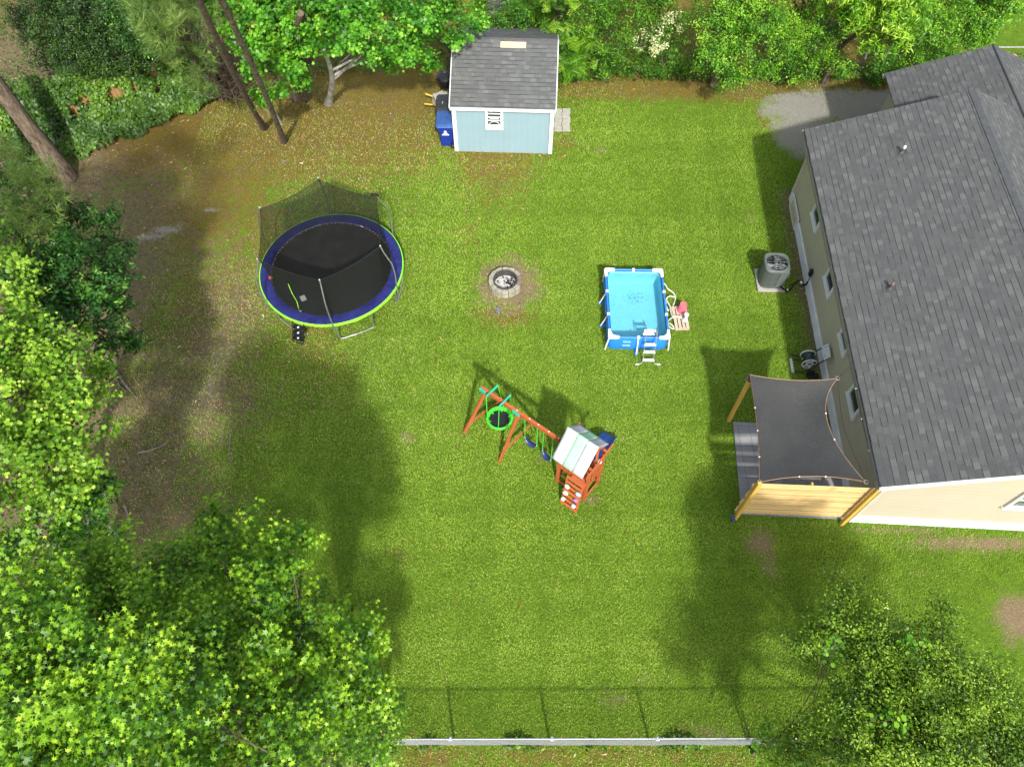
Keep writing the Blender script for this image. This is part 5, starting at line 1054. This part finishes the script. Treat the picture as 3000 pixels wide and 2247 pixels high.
# ================================================================== THE SWING SET
A_, B_, C_ = Vector((1.171, 7.865, 0)), Vector((1.843, 7.338, 0)), Vector((2.216, 7.826, 0)); D_ = A_ + C_ - B_; TCc = (A_ + C_) / 2
u_ = (B_ - A_).normalized(); v_ = (C_ - B_).normalized(); LU, LV = (B_ - A_).length, (C_ - B_).length; AXT = (u_, v_, UZ)
sw = thing('swing_set', 'cedar-brown wooden swing set with play tower, climbing ramp and blue slide', 'swing set', TCc)
def tq(a, b, z=0.): return A_ + u_ * a + v_ * b + UZ * z
DZ = 1.02
for (a, b) in ((0, 0), (LU, 0), (LU, LV), (0, LV)):
    mb = MB(); mb.box(tq(a, b, .95 if b == 0 else .95), (.085, .06, 1.9), AXT); mb.build('post', 'cedar', sw, bevel=.006)
mb = MB(); mb.box(tq(LU - .11, 0.01, .5), (.1, .04, 1.0), AXT); mb.build('post', 'cedar', sw, bevel=.005)
mb = MB()
for i in range(7): mb.box(tq(LU / 2, .04 + i * (LV - .06) / 6, DZ), (LU - .05, .085, .022), AXT)
mb.build('deck', 'cedar', sw)
for (p, q2) in (((0, 0), (LU, 0)), ((LU, 0), (LU, LV)), ((0, LV), (LU, LV)), ((0, 0), (0, LV))):
    for z, h, w_ in ((.05, .09, .035), (DZ - .06, .12, .03)):
        mb = MB(); mb.beam(tq(*p, z), tq(*q2, z), w_, h); mb.build('cross_rail', 'cedar', sw, bevel=.004)
# railings: right-hand side and the near-left half
for zz in (1.05, 1.62):
    mb = MB(); mb.beam(tq(LU + .03, 0, zz), tq(LU + .03, LV, zz), .025, .09); mb.build('hand_rail', 'cedar', sw, bevel=.003)
for (a_, b2) in ((-.05, -.05), (LU + .06, LU + .06)):
    mb = MB(); mb.beam(tq(a_, -.26, 1.86), tq(b2, LV + .26, 1.86), .035, .09); mb.build('eave_beam', 'cedar', sw, bevel=.004)
for i in range(5):
    mb = MB(); mb.box(tq(LU + .05, .1 + i * (LV - .2) / 4, 1.32), (.02, .06, .62), AXT); mb.build('baluster', 'cedar', sw)
mb = MB(); mb.beam(tq(0, -.03, 1.5), tq(LU * .5, -.03, 1.5), .025, .09); mb.build('hand_rail', 'cedar', sw)
for i in range(3):
    mb = MB(); mb.box(tq(.08 + i * .13, -.03, 1.26), (.055, .02, .5), AXT); mb.build('baluster', 'cedar', sw)
mb = MB(); mb.beam(tq(-.03, 0, 1.5), tq(-.03, LV, 1.5), .025, .09); mb.build('hand_rail', 'cedar', sw)
for i in range(4):
    mb = MB(); mb.box(tq(-.03, .1 + i * (LV - .2) / 3, 1.26), (.02, .055, .5), AXT); mb.build('baluster', 'cedar', sw)
mb = MB(); mb.box(tq(LU * .74, -.06, .98), (LU * .48, .09, .1), AXT); mb.build('threshold_board', 'cedar', sw, bevel=.005)
# diagonal gable boards carrying the canopy: ridge along u_, eaves along v_
ez, rz = 1.88, 2.6; cu = LU / 2; ev = .57
def cq(a, b, z): return TCc + u_ * a + v_ * b + UZ * z + Vector((-.06, -.03, 0))
for a in (-LU / 2, LU / 2):
    for s_ in (-1, 1):
        mb = MB(); mb.beam(cq(a * .9, s_ * ev * .8, ez - .02), cq(a * .9, 0, rz - .19), .03, .08); mb.build('gable_board', 'cedar', sw)
    mb = MB(); mb.beam(tq(a + LU / 2, LV / 2, 1.0) , cq(a, 0, rz - .05), .06, .04); mb.build('gable_post', 'cedar', sw)
for s_ in (-1, 1):
    cps = []
    for (f0, f1, m_) in ((-1, -.33, 'canopy_white'), (-.33, .3, 'canopy_green'), (.3, 1, 'canopy_white')):
        mb = MB(); V_ = []; f_ = []; a0, a1 = f0 * .5 - .004, f1 * .5 + .004; nn_ = 8
        for i in range(5):
            a = a0 + (a1 - a0) * i / 4
            for j in range(nn_ + 1):
                t = j / nn_; V_.append(cq(a * .87 / 1. , s_ * ev * t, rz + (ez - rz) * t - .05 * math.sin(t * math.pi) * (1 - .8 * abs(a) * 2 * .5)))
        for i in range(4):
            for j in range(nn_): b = i * (nn_ + 1) + j; f_.append((b, b + 1, b + nn_ + 2, b + nn_ + 1))
        mb.add(V_, f_); o_ = mb.build('canopy', m_, sw, smooth=True); so_ = o_.modifiers.new('t', 'SOLIDIFY'); so_.thickness = .004; so_.offset = 0
# climbing ramp with rock holds
r0_, r1_ = tq(LU * .4, -.1, 1.0), tq(LU * .95, -.1, 1.0); b0_, b1_ = Vector((1.245, 7.24, .02)), Vector((1.57, 7.03, .02)); b1_ = b0_ + (r1_ - r0_) * .95
dn_ = (b0_ - r0_).normalized(); ac = (r1_ - r0_).normalized(); nn_ = ac.cross(dn_); nn_ = nn_ if nn_.z > 0 else -nn_
for s_, e_ in ((r0_, b0_), (r1_, b1_)):
    mb = MB(); mb.beam(s_ - nn_ * .03, e_ - nn_ * .03, .03, .07, nn_); mb.build('ramp_rail', 'cedar', sw)
SH_ = []
for k in range(7):
    t = .03 + k * .145; c = (r0_.lerp(b0_, t) + r1_.lerp(b1_, t)) / 2; mb = MB(); mb.box(c + nn_ * .012, ((r1_ - r0_).length + .03, .092, .02), (ac, dn_, nn_)); mb.build('ramp_board', 'cedar', sw, bevel=.003)
for i, (t, s_, m_) in enumerate(((.3, -.2, 'h1'), (.3, .22, 'h2'), (.53, -.2, 'h1'), (.53, .2, 'h3'), (.76, -.22, 'h1'), (.76, .18, 'h2'))):
    hm = M.get(m_) or M.setdefault(m_, simple({'h1': 'mint_grip', 'h2': 'pale_blue_grip', 'h3': 'purple_grip'}[m_], {'h1': C(.5, .72, .55), 'h2': C(.3, .5, .68), 'h3': C(.28, .14, .3)}[m_], .5))
    c = (r0_.lerp(b0_, t) + r1_.lerp(b1_, t)) / 2 + ac * s_ * .8 + nn_ * .03; mb = MB(); V_ = []; f_ = []
    for j, (rr_, h) in enumerate(((.068, 0), (.06, .04), (.03, .06))):
        for q_ in range(10):
            an = q_ * math.pi / 5; wob = 1 + .18 * math.sin(an * 2 + i); V_.append(c + (ac * math.cos(an) * wob + dn_ * math.sin(an) * .85) * rr_ + nn_ * h)
    for j in range(2):
        for q_ in range(10): f_.append((j * 10 + q_, j * 10 + (q_ + 1) % 10, j * 10 + 10 + (q_ + 1) % 10, j * 10 + 10 + q_))
    f_.append(tuple(range(20, 30))); mb.add(V_, f_); mb.build('climbing_hold', hm, sw, smooth=True)
# slide leaving the far side
s0 = tq(LU * .74, LV + .02, 1.03); s1 = Vector((2.63, 9.17, .12)); dd = Vector((s1.x - s0.x, s1.y - s0.y, 0)); wd = Vector((dd.y, -dd.x, 0)).normalized(); V_ = []; f_ = []
prof = [(-.2, .1), (-.19, .0), (0, -.01), (.19, 0), (.2, .1)]; K = 12
for i in range(K + 1):
    t = i / K; z = 1.03 - .97 * (t ** 1.25) + .05 * math.sin(t * 9.) * t; z = max(z, .1 + .04 * (t - .9)); p = s0 + dd * t
    for (a, h) in prof: V_.append(Vector((p.x, p.y, z)) + wd * a + UZ * h)
for i in range(K):
    for j in range(4): b = i * 5 + j; f_.append((b, b + 1, b + 6, b + 5))
mb = MB(); mb.add(V_, f_); o_ = mb.build('slide', 'slide_blue', sw, smooth=True); so_ = o_.modifiers.new('t', 'SOLIDIFY'); so_.thickness = .02
# plastic telescope on the gable rail
c = tq(LU + .02, LV * .62, 1.66); mb = MB(); mb.lathe(c, [(.03, 0), (.06, .02), (.055, .05), (.02, .06)], 12); mb.build('toy_wheel', 'plastic_white', sw)
# beam, A-frames
b0 = Vector((-.76, 9.60, 1.8)); b1 = Vector((1.16, 8.13, 1.8)); bd = (b1 - b0).normalized()
mb = MB(); mb.beam(b0, b1, .07, .14); mb.build('swing_beam', 'cedar', sw, bevel=.006)
for (f0, f1, ap) in (((-1.285, 9.271), (-.152, 10.2), (-.66, 9.52)), ((-.328, 8.407), (.711, 9.52), (.17, 8.89))):
    ap = Vector((*ap, 1.74)); f0 = Vector((*f0, 0)); f1 = Vector((*f1, 0))
    for f in (f0, f1):
        mb = MB(); mb.beam(f, ap + (ap - f).normalized() * .06, .05, .085); mb.build('swing_leg', 'cedar', sw, bevel=.005)
    mb = MB(); mb.beam(f0.lerp(ap, .16) - bd * .05, f1.lerp(ap, .16) - bd * .05, .03, .07); mb.build('leg_brace', 'cedar', sw)
    mb = MB(); mb.beam(f0.lerp(ap, .75) - bd * .05, f1.lerp(ap, .75) - bd * .05, .03, .08); mb.build('leg_brace', 'cedar', sw)
    mb = MB(); mb.box(ap + UZ * .085 - bd * .06, (.2, .085, .02), (bd, Vector((-bd.y, bd.x, 0)), UZ)); mb.box(ap + UZ * .02 - bd * .06 - Vector((-bd.y, bd.x, 0)) * .05, (.22, .02, .13), (bd, Vector((-bd.y, bd.x, 0)), UZ)); mb.build('bracket', 'teal', sw, bevel=.005)
bp_ = Vector((-bd.y, bd.x, 0)); bp_ = bp_ if bp_.y > 0 else -bp_
c4 = lambda x, y, z: at(1340 + x * .2716, 1080 + y * .2716, z)
ends = []
for (e0, e1) in (((438, 180), (310, 300)), ((575, 285), (450, 410))):
    a, b = c4(*e0, 1.9), c4(*e1, 1.9); mb = MB(); mb.beam(a, b, .04, .05); mb.build('swing_arm', 'teal', sw, bevel=.008); ends += [a, b]
for t_ in (.46, .62, .73, .86, .98):
    mb = MB(); mb.lathe(b0.lerp(b1, t_) + UZ * .068, [(.018, 0), (.016, .012), (.004, .016)], 10); mb.build('bolt_cap', 'plastic_white', sw)
SC_ = c4(455, 540, .42); sa = thing('saucer_swing', 'round bright green saucer swing hanging from the left end of the beam', 'swing', SC_ - UZ * .12)
mb = MB(); V_ = []; f_ = []; n = 40
for k in range(n):
    an = 2 * math.pi * k / n; wv_ = .012 * math.sin(k * 2.4)
    for (r_, z) in ((.345, .0), (.35, .07), (.32, .085), (.295 + wv_, .03), (.28 + wv_, -.02)): V_.append(SC_ + Vector((r_ * math.cos(an), r_ * math.sin(an), z)))
for k in range(n):
    for j in range(4): a = k * 5 + j; b = ((k + 1) % n) * 5 + j; f_.append((a, a + 1, b + 1, b))
mb.add(V_, f_); mb.build('rim', 'saucer_green', sa, smooth=True)
mb = MB(); mb.lathe(SC_, [(.27, -.02), (.24, -.06), (.1, -.09), (.01, -.095)], 36); mb.build('seat', 'black', sa, smooth=True)
mb = MB(); mb.tube([SC_ + Vector((.205 * math.cos(t_), .205 * math.sin(t_), -.045)) for t_ in np.linspace(0, 6.2832, 41)], .018, 6, False); mb.build('white_ring', 'plastic_white', sa)
for k in range(6):
    an = math.pi * k / 3 + .3; mb = MB(); mb.beam(SC_ + Vector((.31 * math.cos(an), .31 * math.sin(an), .06)), SC_ + Vector((.22 * math.cos(an), .22 * math.sin(an), -.045)), .035, .008); mb.build('strap', 'saucer_green', sa)
for e_, an in zip(ends, (70, 195, 10, 265)):
    an = math.radians(an); mb = MB(); mb.tube([e_ - UZ * .02, SC_ + Vector((.33 * math.cos(an), .33 * math.sin(an), .07))], .012, 8); mb.build('rope', 'rope_green', sa)
for i, (q0, q1, t0, t1, lab) in enumerate((((728, 748), (856, 832), (728, 535), (862, 625), 'navy belt swing in the middle of the beam'), ((918, 882), (1008, 985), (930, 675), (1035, 745), 'navy belt swing nearest the tower, partly under the canopy'))):
    e0, e1 = c4(*q0, .48), c4(*q1, .48); h0, h1 = c4(*t0, 1.73), c4(*t1, 1.73)
    bs = thing('belt_swing', lab, 'swing', (e0 + e1) / 2 - UZ * .2, 'belt swings'); V_ = []; f_ = []; sd2 = Vector((-(e1 - e0).y, (e1 - e0).x, 0)).normalized()
    for j in range(11):
        t = j / 10; p = e0.lerp(e1, t) - UZ * (.52 * t * (1 - t)); hw_ = .03 + .05 * math.sin(t * math.pi); V_ += [p - sd2 * hw_, p + sd2 * hw_]
    for j in range(10): f_.append((2 * j, 2 * j + 1, 2 * j + 3, 2 * j + 2))
    mb = MB(); mb.add(V_, f_); o_ = mb.build('seat', 'navy', bs, smooth=True); so_ = o_.modifiers.new('t', 'SOLIDIFY'); so_.thickness = .014
    for e_, h_ in ((e0, h0), (e1, h1)):
        mb = MB(); mb.tube([e_, h_], .012, 8); mb.build('rope', 'rope_green', bs); mb = MB(); mb.lathe(e_ - UZ * .01, [(.02, 0), (.02, .02), (.006, .03)], 8); mb.build('clip', 'steel', bs)

# ================================================================== SHADE SAIL, SCREEN, PATIO THINGS
def post(x, y, h, lab, dx=0., dy=0.):
    b = Vector((x, y, 0)); mb = MB(); mb.beam(b, b + Vector((dx, dy, h)), .09, .09, (0, 1, 0)); return solo(mb, 'wooden_post', 'post_wood', lab, 'post', b, 'posts around the patio', bevel=.006)
post(5.886, 9.63, 2.22, 'lone treated pine post under the far left corner of the shade sail')
post(5.63, 6.83, 2.24, 'treated pine post at the front left corner of the privacy screen'); post(8.28, 6.68, 2.26, 'treated pine post of the privacy screen next to the house corner')
sc0, sc1 = Vector((5.56, 6.925, 0)), Vector((8.36, 6.80, 0)); scd = (sc1 - sc0).normalized(); scn = Vector((-scd.y, scd.x, 0))
ps = thing('privacy_screen', 'privacy screen of new yellow pine boards along the front of the patio', 'screen', sc0)
z = .2
for k in range(12):
    h = .124; mb = MB(); o_x = random.uniform(-.02, .03); a = sc0 + scd * o_x + UZ * (z + h / 2); b = sc1 + scd * random.uniform(-.02, .02) + UZ * (z + h / 2); mb.beam(a, b, .018, h); mb.build('board', 'pine_wood' if k % 3 else 'pine_wood_b', ps, bevel=.003); z += h + (.05 if k % 2 else .012)
sc_top = z
mb = MB(); mb.beam(sc0 + scn * .045 + scd * 1.35 + UZ * .2, sc0 + scn * .045 + scd * 1.35 + UZ * (z - .02), .04, .06); mb.build('batten', 'post_wood', ps)
Cn = {'nw': Vector((5.84, 9.66, 2.34)), 'ne': Vector((7.97, 9.56, 2.33)), 'se': Vector((8.04, 6.86, 2.24)), 'sw': Vector((5.64, 6.87, 2.2))}
def edge(a, b, mid, k=24):
    """parabolic edge through the measured middle point"""
    c = 2 * mid - (a + b) / 2; return [(1 - t) ** 2 * a + 2 * t * (1 - t) * c + t * t * b for t in (i / k for i in range(k + 1))]
K = 24; eS = edge(Cn['sw'], Cn['se'], at(2380, 1395, 2.1)); eN = edge(Cn['nw'], Cn['ne'], at(2328, 1114, 2.28)); eW = edge(Cn['sw'], Cn['nw'], at(2219, 1262, 2.14)); eE = edge(Cn['se'], Cn['ne'], at(2424, 1235, 2.14))
V_ = []; f_ = []
for i in range(K + 1):
    for j in range(K + 1):
        s_, t_ = i / K, j / K
        p = (1 - t_) * eS[i] + t_ * eN[i] + (1 - s_) * eW[j] + s_ * eE[j] - ((1 - s_) * (1 - t_) * Cn['sw'] + s_ * (1 - t_) * Cn['se'] + (1 - s_) * t_ * Cn['nw'] + s_ * t_ * Cn['ne'])
        p = p + UZ * (-.1 * math.sin(s_ * math.pi) * math.sin(t_ * math.pi)); V_.append(p)
for i in range(K):
    for j in range(K): b = i * (K + 1) + j; f_.append((b, b + 1, b + K + 2, b + K + 1))
ss = thing('shade_sail', 'dark grey shade sail with tan webbing edges stretched over the patio', 'shade sail', Cn['sw'])
mb = MB(); mb.add(V_, f_); sc_ = mb.build('cloth', 'shade', ss, smooth=True)
for e_ in (eS, eN, eW, eE):
    mb = MB(); mb.tube(e_, .009, 6); mb.build('webbing', 'sand_trim', ss, smooth=True)
mb = MB(); q0 = Cn['nw']; mb.add([q0 + Vector((.06, .02, .0)), q0 + Vector((-.02, .05, .0)), q0 + Vector((-.07, -.04, -.2)), q0 + Vector((.04, -.14, -.16)), q0 + Vector((.09, -.12, -.03))], [(0, 1, 2, 3, 4)]); mb.build('corner_flap', 'shade', ss)
for k_ in ('ne', 'sw', 'se'):
    mb = MB(); mb.tube([Cn[k_] + Vector((.05 * math.cos(t_), .05 * math.sin(t_), .01)) for t_ in np.linspace(0, 6.283, 13)], .009, 6, False); mb.build('ring', 'steel', ss)
mb = MB(); ey = hw(-.34, 2.9 + .1, EZ - .1); mb.tube([Cn['ne'], ey], .004, 5); mb.build('tie_wire', 'black', ss)
# string of small bulbs
ln_ = [Cn['ne'] + Vector((.02, .0, .03)), at(2360, 1215, 2.2), at(2440, 1330, 2.24), Cn['se'] + Vector((.0, .03, .03))]; eaves = [hw(-.38, 2.75, EZ - .09), hw(-.38, 1.9, EZ - .13), hw(-.38, .9, EZ - .13), hw(-.3, .1, EZ - .12)]
SLT = thing('string_lights', 'string of small bulbs along the eave and edges of the shade sail', 'string lights', hw(-.38, 1.5, 0))
wl = spline(eaves, 6)
for pts in (wl, spline([p + UZ * .03 for p in eW[::4]], 3), [Cn['ne'], hw(-.36, 3.1, EZ - .08)], spline([Cn['ne'] + UZ * .02, Cn['ne'].lerp(Cn['se'], .45) + Vector((-.06, 0, -.2)), Cn['se'] + UZ * .02], 8)):
    mb = MB(); mb.tube(pts, .004, 5); mb.build('wire', 'black', SLT)
for p in (wl[3], wl[8], wl[13], eW[6] + UZ * .03, eW[12] + UZ * .03, eW[17] + UZ * .03, eS[9] + UZ * .02, eS[15] + UZ * .02, eE[8] + UZ * .02, eE[14] + UZ * .02, hw(-.36, 3.1, EZ - .2)):
    mb = MB(); mb.lathe(p - UZ * .04, [(.004, 0), (.018, .012), (.02, .028), (.008, .045)], 10); mb.build('bulb', 'plastic_white', SLT, smooth=True)
p = Vector((5.52, 6.74, 0)); lg = thing('solar_light', 'small black solar spotlight at the foot of the front left post', 'light', p)
mb = MB(); mb.tube([p, p + UZ * .22], .01, 6); mb.build('stake', 'black', lg); mb = MB(); mb.box(p + Vector((-.01, .01, .25)), (.09, .17, .03), (Vector((1, .2, .3)).normalized(), Vector((-.2, 1, 0)).normalized(), Vector((-.3, 0, 1)).normalized())); h_ = mb.build('panel', simple('solar_panel', C(.02, .05, .12), .25), lg, bevel=.008)
mb = MB(); mb.lathe(p + Vector((0, 0, .14)), [(.045, 0), (.05, .05), (.03, .08)], 12); mb.build('lamp_head', 'black', lg)

# ================================================================== AIR CONDITIONER
ac0 = Vector((7.84, 14.47, 0)); aa = math.radians(-2.); AX1 = Vector((math.cos(aa), math.sin(aa), 0)); AX2 = Vector((-math.sin(aa), math.cos(aa), 0))
def ap_(x, y, z=0.): return ac0 + AX1 * x + AX2 * y + UZ * z
mb = MB(); mb.box(ap_(.0, -.02, .04), (.82, .86, .08), (AX1, AX2, UZ)); solo(mb, 'equipment_pad', 'concrete', 'square pale pad under the air conditioner', 'pad', ac0, bevel=.015)
ac = thing('air_conditioner', 'grey-green outdoor air conditioner with a fan on top, by the house wall', 'air conditioner', ac0 + UZ * .08)
def sq(h, z, k=8, p=4.2, off=(0, 0)):
    o = []
    for i in range(4 * k):
        a = 2 * math.pi * i / (4 * k); c_, s_ = math.cos(a), math.sin(a); r_ = h / ((abs(c_) ** p + abs(s_) ** p) ** (1 / p)); o.append(ap_(r_ * c_ + off[0], r_ * s_ + off[1], z))
    return o
mb = loft(MB(), [sq(.36, .085), sq(.36, .12), sq(.35, .125), sq(.35, .8)], True); mb.build('coil', 'ac_dark', ac)
mb = MB()
for i in range(64):
    a = 2 * math.pi * (i + .5) / 64; c_, s_ = math.cos(a), math.sin(a); r_ = .355 / ((abs(c_) ** 4.2 + abs(s_) ** 4.2) ** (1 / 4.2)); nrm_ = (AX1 * c_ + AX2 * s_).normalized(); t2 = Vector((-nrm_.y, nrm_.x, 0))
    mb.box(ap_(r_ * c_, r_ * s_, .46), (.026, .008, .66), (t2, nrm_, UZ))
mb.build('louvre_panel', 'ac_metal', ac)
mb = MB()
for z in (.13, .8):
    rg = sq(.363, z); mb.tube(rg + [rg[0]], .008, 5, False)
mb.build('louvre_rib', 'ac_metal', ac)
k = 8; inn = [ap_(.318 * math.cos(2 * math.pi * i / 32), .318 * math.sin(2 * math.pi * i / 32), .875) for i in range(32)]; inn2 = [p - UZ * .07 for p in inn]
mb = loft(MB(), [sq(.375, .8), sq(.375, .84), sq(.35, .875), inn, inn2]); mb.build('top_cover', 'ac_metal', ac, smooth=True)
mb = MB(); mb.lathe(ap_(0, 0, .55), [(.325, 0), (.325, .24)], 32, False); mb.lathe(ap_(0, 0, .56), [(.29, 0), (.001, .001)], 32, False); mb.build('fan_shroud', 'ac_dark', ac)
fn_ = MB(); fn_.lathe(ap_(0, 0, .66), [(.07, 0), (.07, .1), (.05, .13)], 18); fan = fn_.build('fan_hub', 'ac_metal', ac, smooth=True)
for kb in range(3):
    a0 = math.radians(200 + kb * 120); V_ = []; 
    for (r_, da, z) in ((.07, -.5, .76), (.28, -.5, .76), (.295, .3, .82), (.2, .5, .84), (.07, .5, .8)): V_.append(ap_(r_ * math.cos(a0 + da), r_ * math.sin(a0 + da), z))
    mb = MB(); mb.add(V_, [(0, 1, 2, 3, 4)]); mb.build('fan_blade', 'blade' if kb == 0 else simple('fan_blade_shaded', C(.09, .1, .1), .5, .3), fan)  # left blade coloured as sunlit, the other two as shaded
mb = MB()
for i in range(10):
    a = 2 * math.pi * i / 10; mb.tube([ap_(.06 * math.cos(a), .06 * math.sin(a), .885), ap_(.318 * math.cos(a), .318 * math.sin(a), .878)], .0028, 5)
for r_ in (.1, .2, .28): mb.tube([ap_(r_ * math.cos(t_), r_ * math.sin(t_), .886) for t_ in np.linspace(0, 6.2832, 33)], .0024, 5, False)
mb.build('fan_grille', 'steel', ac)
mb = MB(); mb.box(ap_(.2, -.355, .5), (.24, .03, .66), (AX1, AX2, UZ)); mb.build('service_panel', 'ac_metal', ac, bevel=.006)
mb = MB(); mb.box(ap_(.385, -.2, .58), (.006, .13, .2), (AX1, AX2, UZ)); mb.build('label_plate', 'plastic_white', ac)
wp = hw(-.03, 7.5, .42); mb = MB(); P_ = spline([ap_(.22, -.36, .22), ap_(.35, -.42, .14), ap_(.5, -.44, .1), hw(-.25, 7.62, .07), hw(-.09, 7.45, .1), hw(-.05, 7.42, .3)]); mb.tube(P_, .028, 8)
ho = solo(mb, 'refrigerant_line', 'black', 'black insulated pipe from the air conditioner to the house wall', 'pipe', (P_[0].x, P_[0].y, 0), smooth=True)
mb = MB(); mb.tube([ap_(.44, -.43, .12), ap_(.48, -.44, .12)], .036, 8); mb.tube([hw(-.2, 7.57, .1), hw(-.14, 7.52, .1)], .036, 8); mb.build('tape_band', 'plastic_white', ho)
mb = MB(); mb.box(hw(-.06, 7.52, .6), (.08, .13, .22), AXH); mb.tube([hw(-.05, 7.45, .5), hw(-.05, 7.42, .12)], .014, 6); solo(mb, 'disconnect_box', 'black', 'small black box on the wall above the pipe', 'electric box', hw(-.06, 7.52, .1), bevel=.01)

# ================================================================== HOSE REEL CART
ro_ = hw(-.42, 4.55, 0); rc = thing('hose_reel_cart', 'grey and black hose reel cart against the house wall', 'hose reel', ro_)
def rp(x, y, z): return ro_ + HE * x + HN * y + UZ * z
for s_ in (-1, 1):
    mb = MB(); mb.tube(spline([rp(-.42, s_ * .2, .06), rp(-.1, s_ * .21, .12), rp(.08, s_ * .21, .45), rp(.3, s_ * .2, .86)], 4), .018, 8); mb.build('frame', 'black', rc, smooth=True)
mb = MB(); mb.box(rp(-.43, 0, .06), (.07, .46, .05), AXH); mb.build('foot_bar', 'reel_grey', rc, bevel=.01)
mb = MB(); h0 = rp(.27, 0, .82); axh = ((HE * .5 + UZ * .87).normalized(), HN, (UZ * .5 - HE * .87).normalized())
for s_ in (-1, 1): mb.box(h0 + HN * s_ * .19, (.22, .05, .035), axh); mb.box(h0 + axh[0] * s_ * .09, (.05, .34, .035), axh)
mb.box(h0 - axh[2] * .008, (.14, .34, .012), axh); mb.build('handle_panel', 'reel_grey', rc, bevel=.006)
hc = rp(-.08, 0, .42)
for s_ in (-1, 1):
    mb = MB(); 
    for ra in (.2, .09): 
        mb.tube([hc + HN * s_ * .16 + HE * ra * math.cos(t_) + UZ * ra * math.sin(t_) for t_ in np.linspace(0, 6.2832, 29)], .018, 6, False)
    for k in range(5):
        a = k * 2 * math.pi / 5; d = HE * math.cos(a) + UZ * math.sin(a); mb.beam(hc + HN * s_ * .16 + d * .05, hc + HN * s_ * .16 + d * .2, .03, .02, HN)
    mb.build('reel_flange', 'reel_grey', rc)
mb = MB()
for i in range(9):
    y = -.13 + i * .0325; ra = .15 + .012 * math.sin(i * 1.7); mb.tube([hc + HN * y + HE * ra * math.cos(t_) + UZ * ra * math.sin(t_) for t_ in np.linspace(0, 6.2832, 25)], .018, 7, False)
mb.tube([hc - HN * .15, hc + HN * .15], .13, 16); mb.build('coiled_hose', 'hose_dark', rc, smooth=True)
mb = MB(); mb.lathe(hc + Vector((-.2, -.02, .02)), [(.016, 0), (.018, .05), (.01, .06)], 8); mb.build('brass_nozzle', simple('brass', C(.6, .42, .12), .3, .7), rc)
for s_ in (-1, 1):
    mb = MB(); c = rp(.06, s_ * .25, .11); mb.tube([c - HN * .025, c + HN * .025], .11, 18); mb.build('wheel', 'black', rc, smooth=True)
mb = MB(); mb.box(rp(.1, -.32, .06), (.34, .12, .1), AXH); mb.build('tray', 'black', rc, bevel=.01)
mb = MB(); P_ = spline([rp(.2, .25, .3), rp(.0, .33, .08), rp(-.2, .36, .02), rp(-.46, .42, .02)]); mb.tube(P_, .018, 7); mb.build('hose_end', 'black', rc, smooth=True)

# ================================================================== CHAIN-LINK FENCE
FH = 1.1; f0 = Vector((-3.4, 1.665, 0)); f1 = Vector((8.2, 1.69, 0))
cf = thing('chain_link_fence', 'galvanised chain-link fence along the near edge of the lawn', 'fence', f0)
mb = MB(); mb.tube([f0 + UZ * FH, f1 + UZ * FH], .018, 10); mb.build('top_rail', simple('weathered_rail', C(.3, .31, .32), .5, .6, var=.25, scale=9), cf, smooth=True)
q = N('chain_link_wire'); q.base(C(.45, .46, .47), .4, .5, .6); M['wire'] = q.m
V_ = []; f_ = []; s_ = .062; Lx = f1.x - f0.x; nd = int((Lx + FH) / s_)
def wire(a, b, th, off):
    k = len(V_); dx = Vector((th, 0, 0)); V_.extend([a - dx + off, a + dx + off, b + dx + off, b - dx + off]); f_.append((k, k + 1, k + 2, k + 3))
for i in range(int(Lx / s_)):
    x = f0.x + i * s_
    for dr_ in (-1, 1):
        # each wire climbs at 45 degrees over the whole height
        a = Vector((x, 1.655, .03)); b = Vector((x + dr_ * (FH - .05), 1.655 + (.004 * dr_), FH - .02)); wire(a, b, .0026, Vector((0, 0, 0)))
mb = MB(); mb.add(V_, f_); mesh_ = mb.build('wire_mesh', 'wire', cf); so_ = mesh_.modifiers.new('t', 'SOLIDIFY'); so_.thickness = .004
mb = MB()
for i in range(int(Lx / s_)):
    x = f0.x + i * s_; mb.add([Vector((x - .012, 1.655, FH)), Vector((x + .012, 1.655, FH)), Vector((x, 1.652, FH + .035))], [(0, 1, 2)])
mb.build('wire_knuckles', 'wire', cf)['kind'] = 'stuff'
for x in (-1.26, .82, 2.98, 5.2, 7.6):
    mb = MB(); b = Vector((x, 1.70, 0)); mb.tube([b, b + UZ * (FH + .0)], .028, 10); mb.lathe(b + UZ * FH, [(.034, -.03), (.036, .02), (.015, .045)], 12); mb.build('post', 'steel', cf, smooth=True)
    mb = MB(); mb.tube([Vector((x - .03, 1.66, FH)), Vector((x + .03, 1.66, FH))], .027, 10); mb.build('rail_clamp', 'steel', cf)
# second rail glimpsed at the far right corner behind the garage
a, b = at(2925, 139, 1.1), at(3010, 139, 1.1); cf2 = thing('chain_link_fence', 'short stretch of pale fence rail in the top right corner', 'fence', (a.x, a.y, 0))
mb = MB(); mb.tube([a, b + (b - a)], .025, 8); mb.build('top_rail', 'steel', cf2)
for t_ in (0, 1, 2):
    mb = MB(); c = a.lerp(b, t_); mb.tube([Vector((c.x, c.y, 0)), c], .025, 8); mb.build('post', 'steel', cf2)
for i, (x, y, s_) in enumerate(((2952, 158, .09), (2968, 166, .13), (2975, 170, .1))):
    c = at(x, y, .05); mb = MB(); V_ = []; mb.lathe(c, [(.01, -s_ * .5), (s_, -s_ * .2), (s_ * 1.1, .0), (s_ * .7, s_ * .5), (.01, s_ * .6)], 7, False)
    solo(mb, 'rock', simple('tan_rock', C(.4, .27, .18), .9), ['small tan rock by the garage roof, leftmost of three', 'largest tan rock of the three by the garage roof', 'tan rock nearest the right edge of the photo'][i], 'rock', c - UZ * .05, 'rocks by the garage')
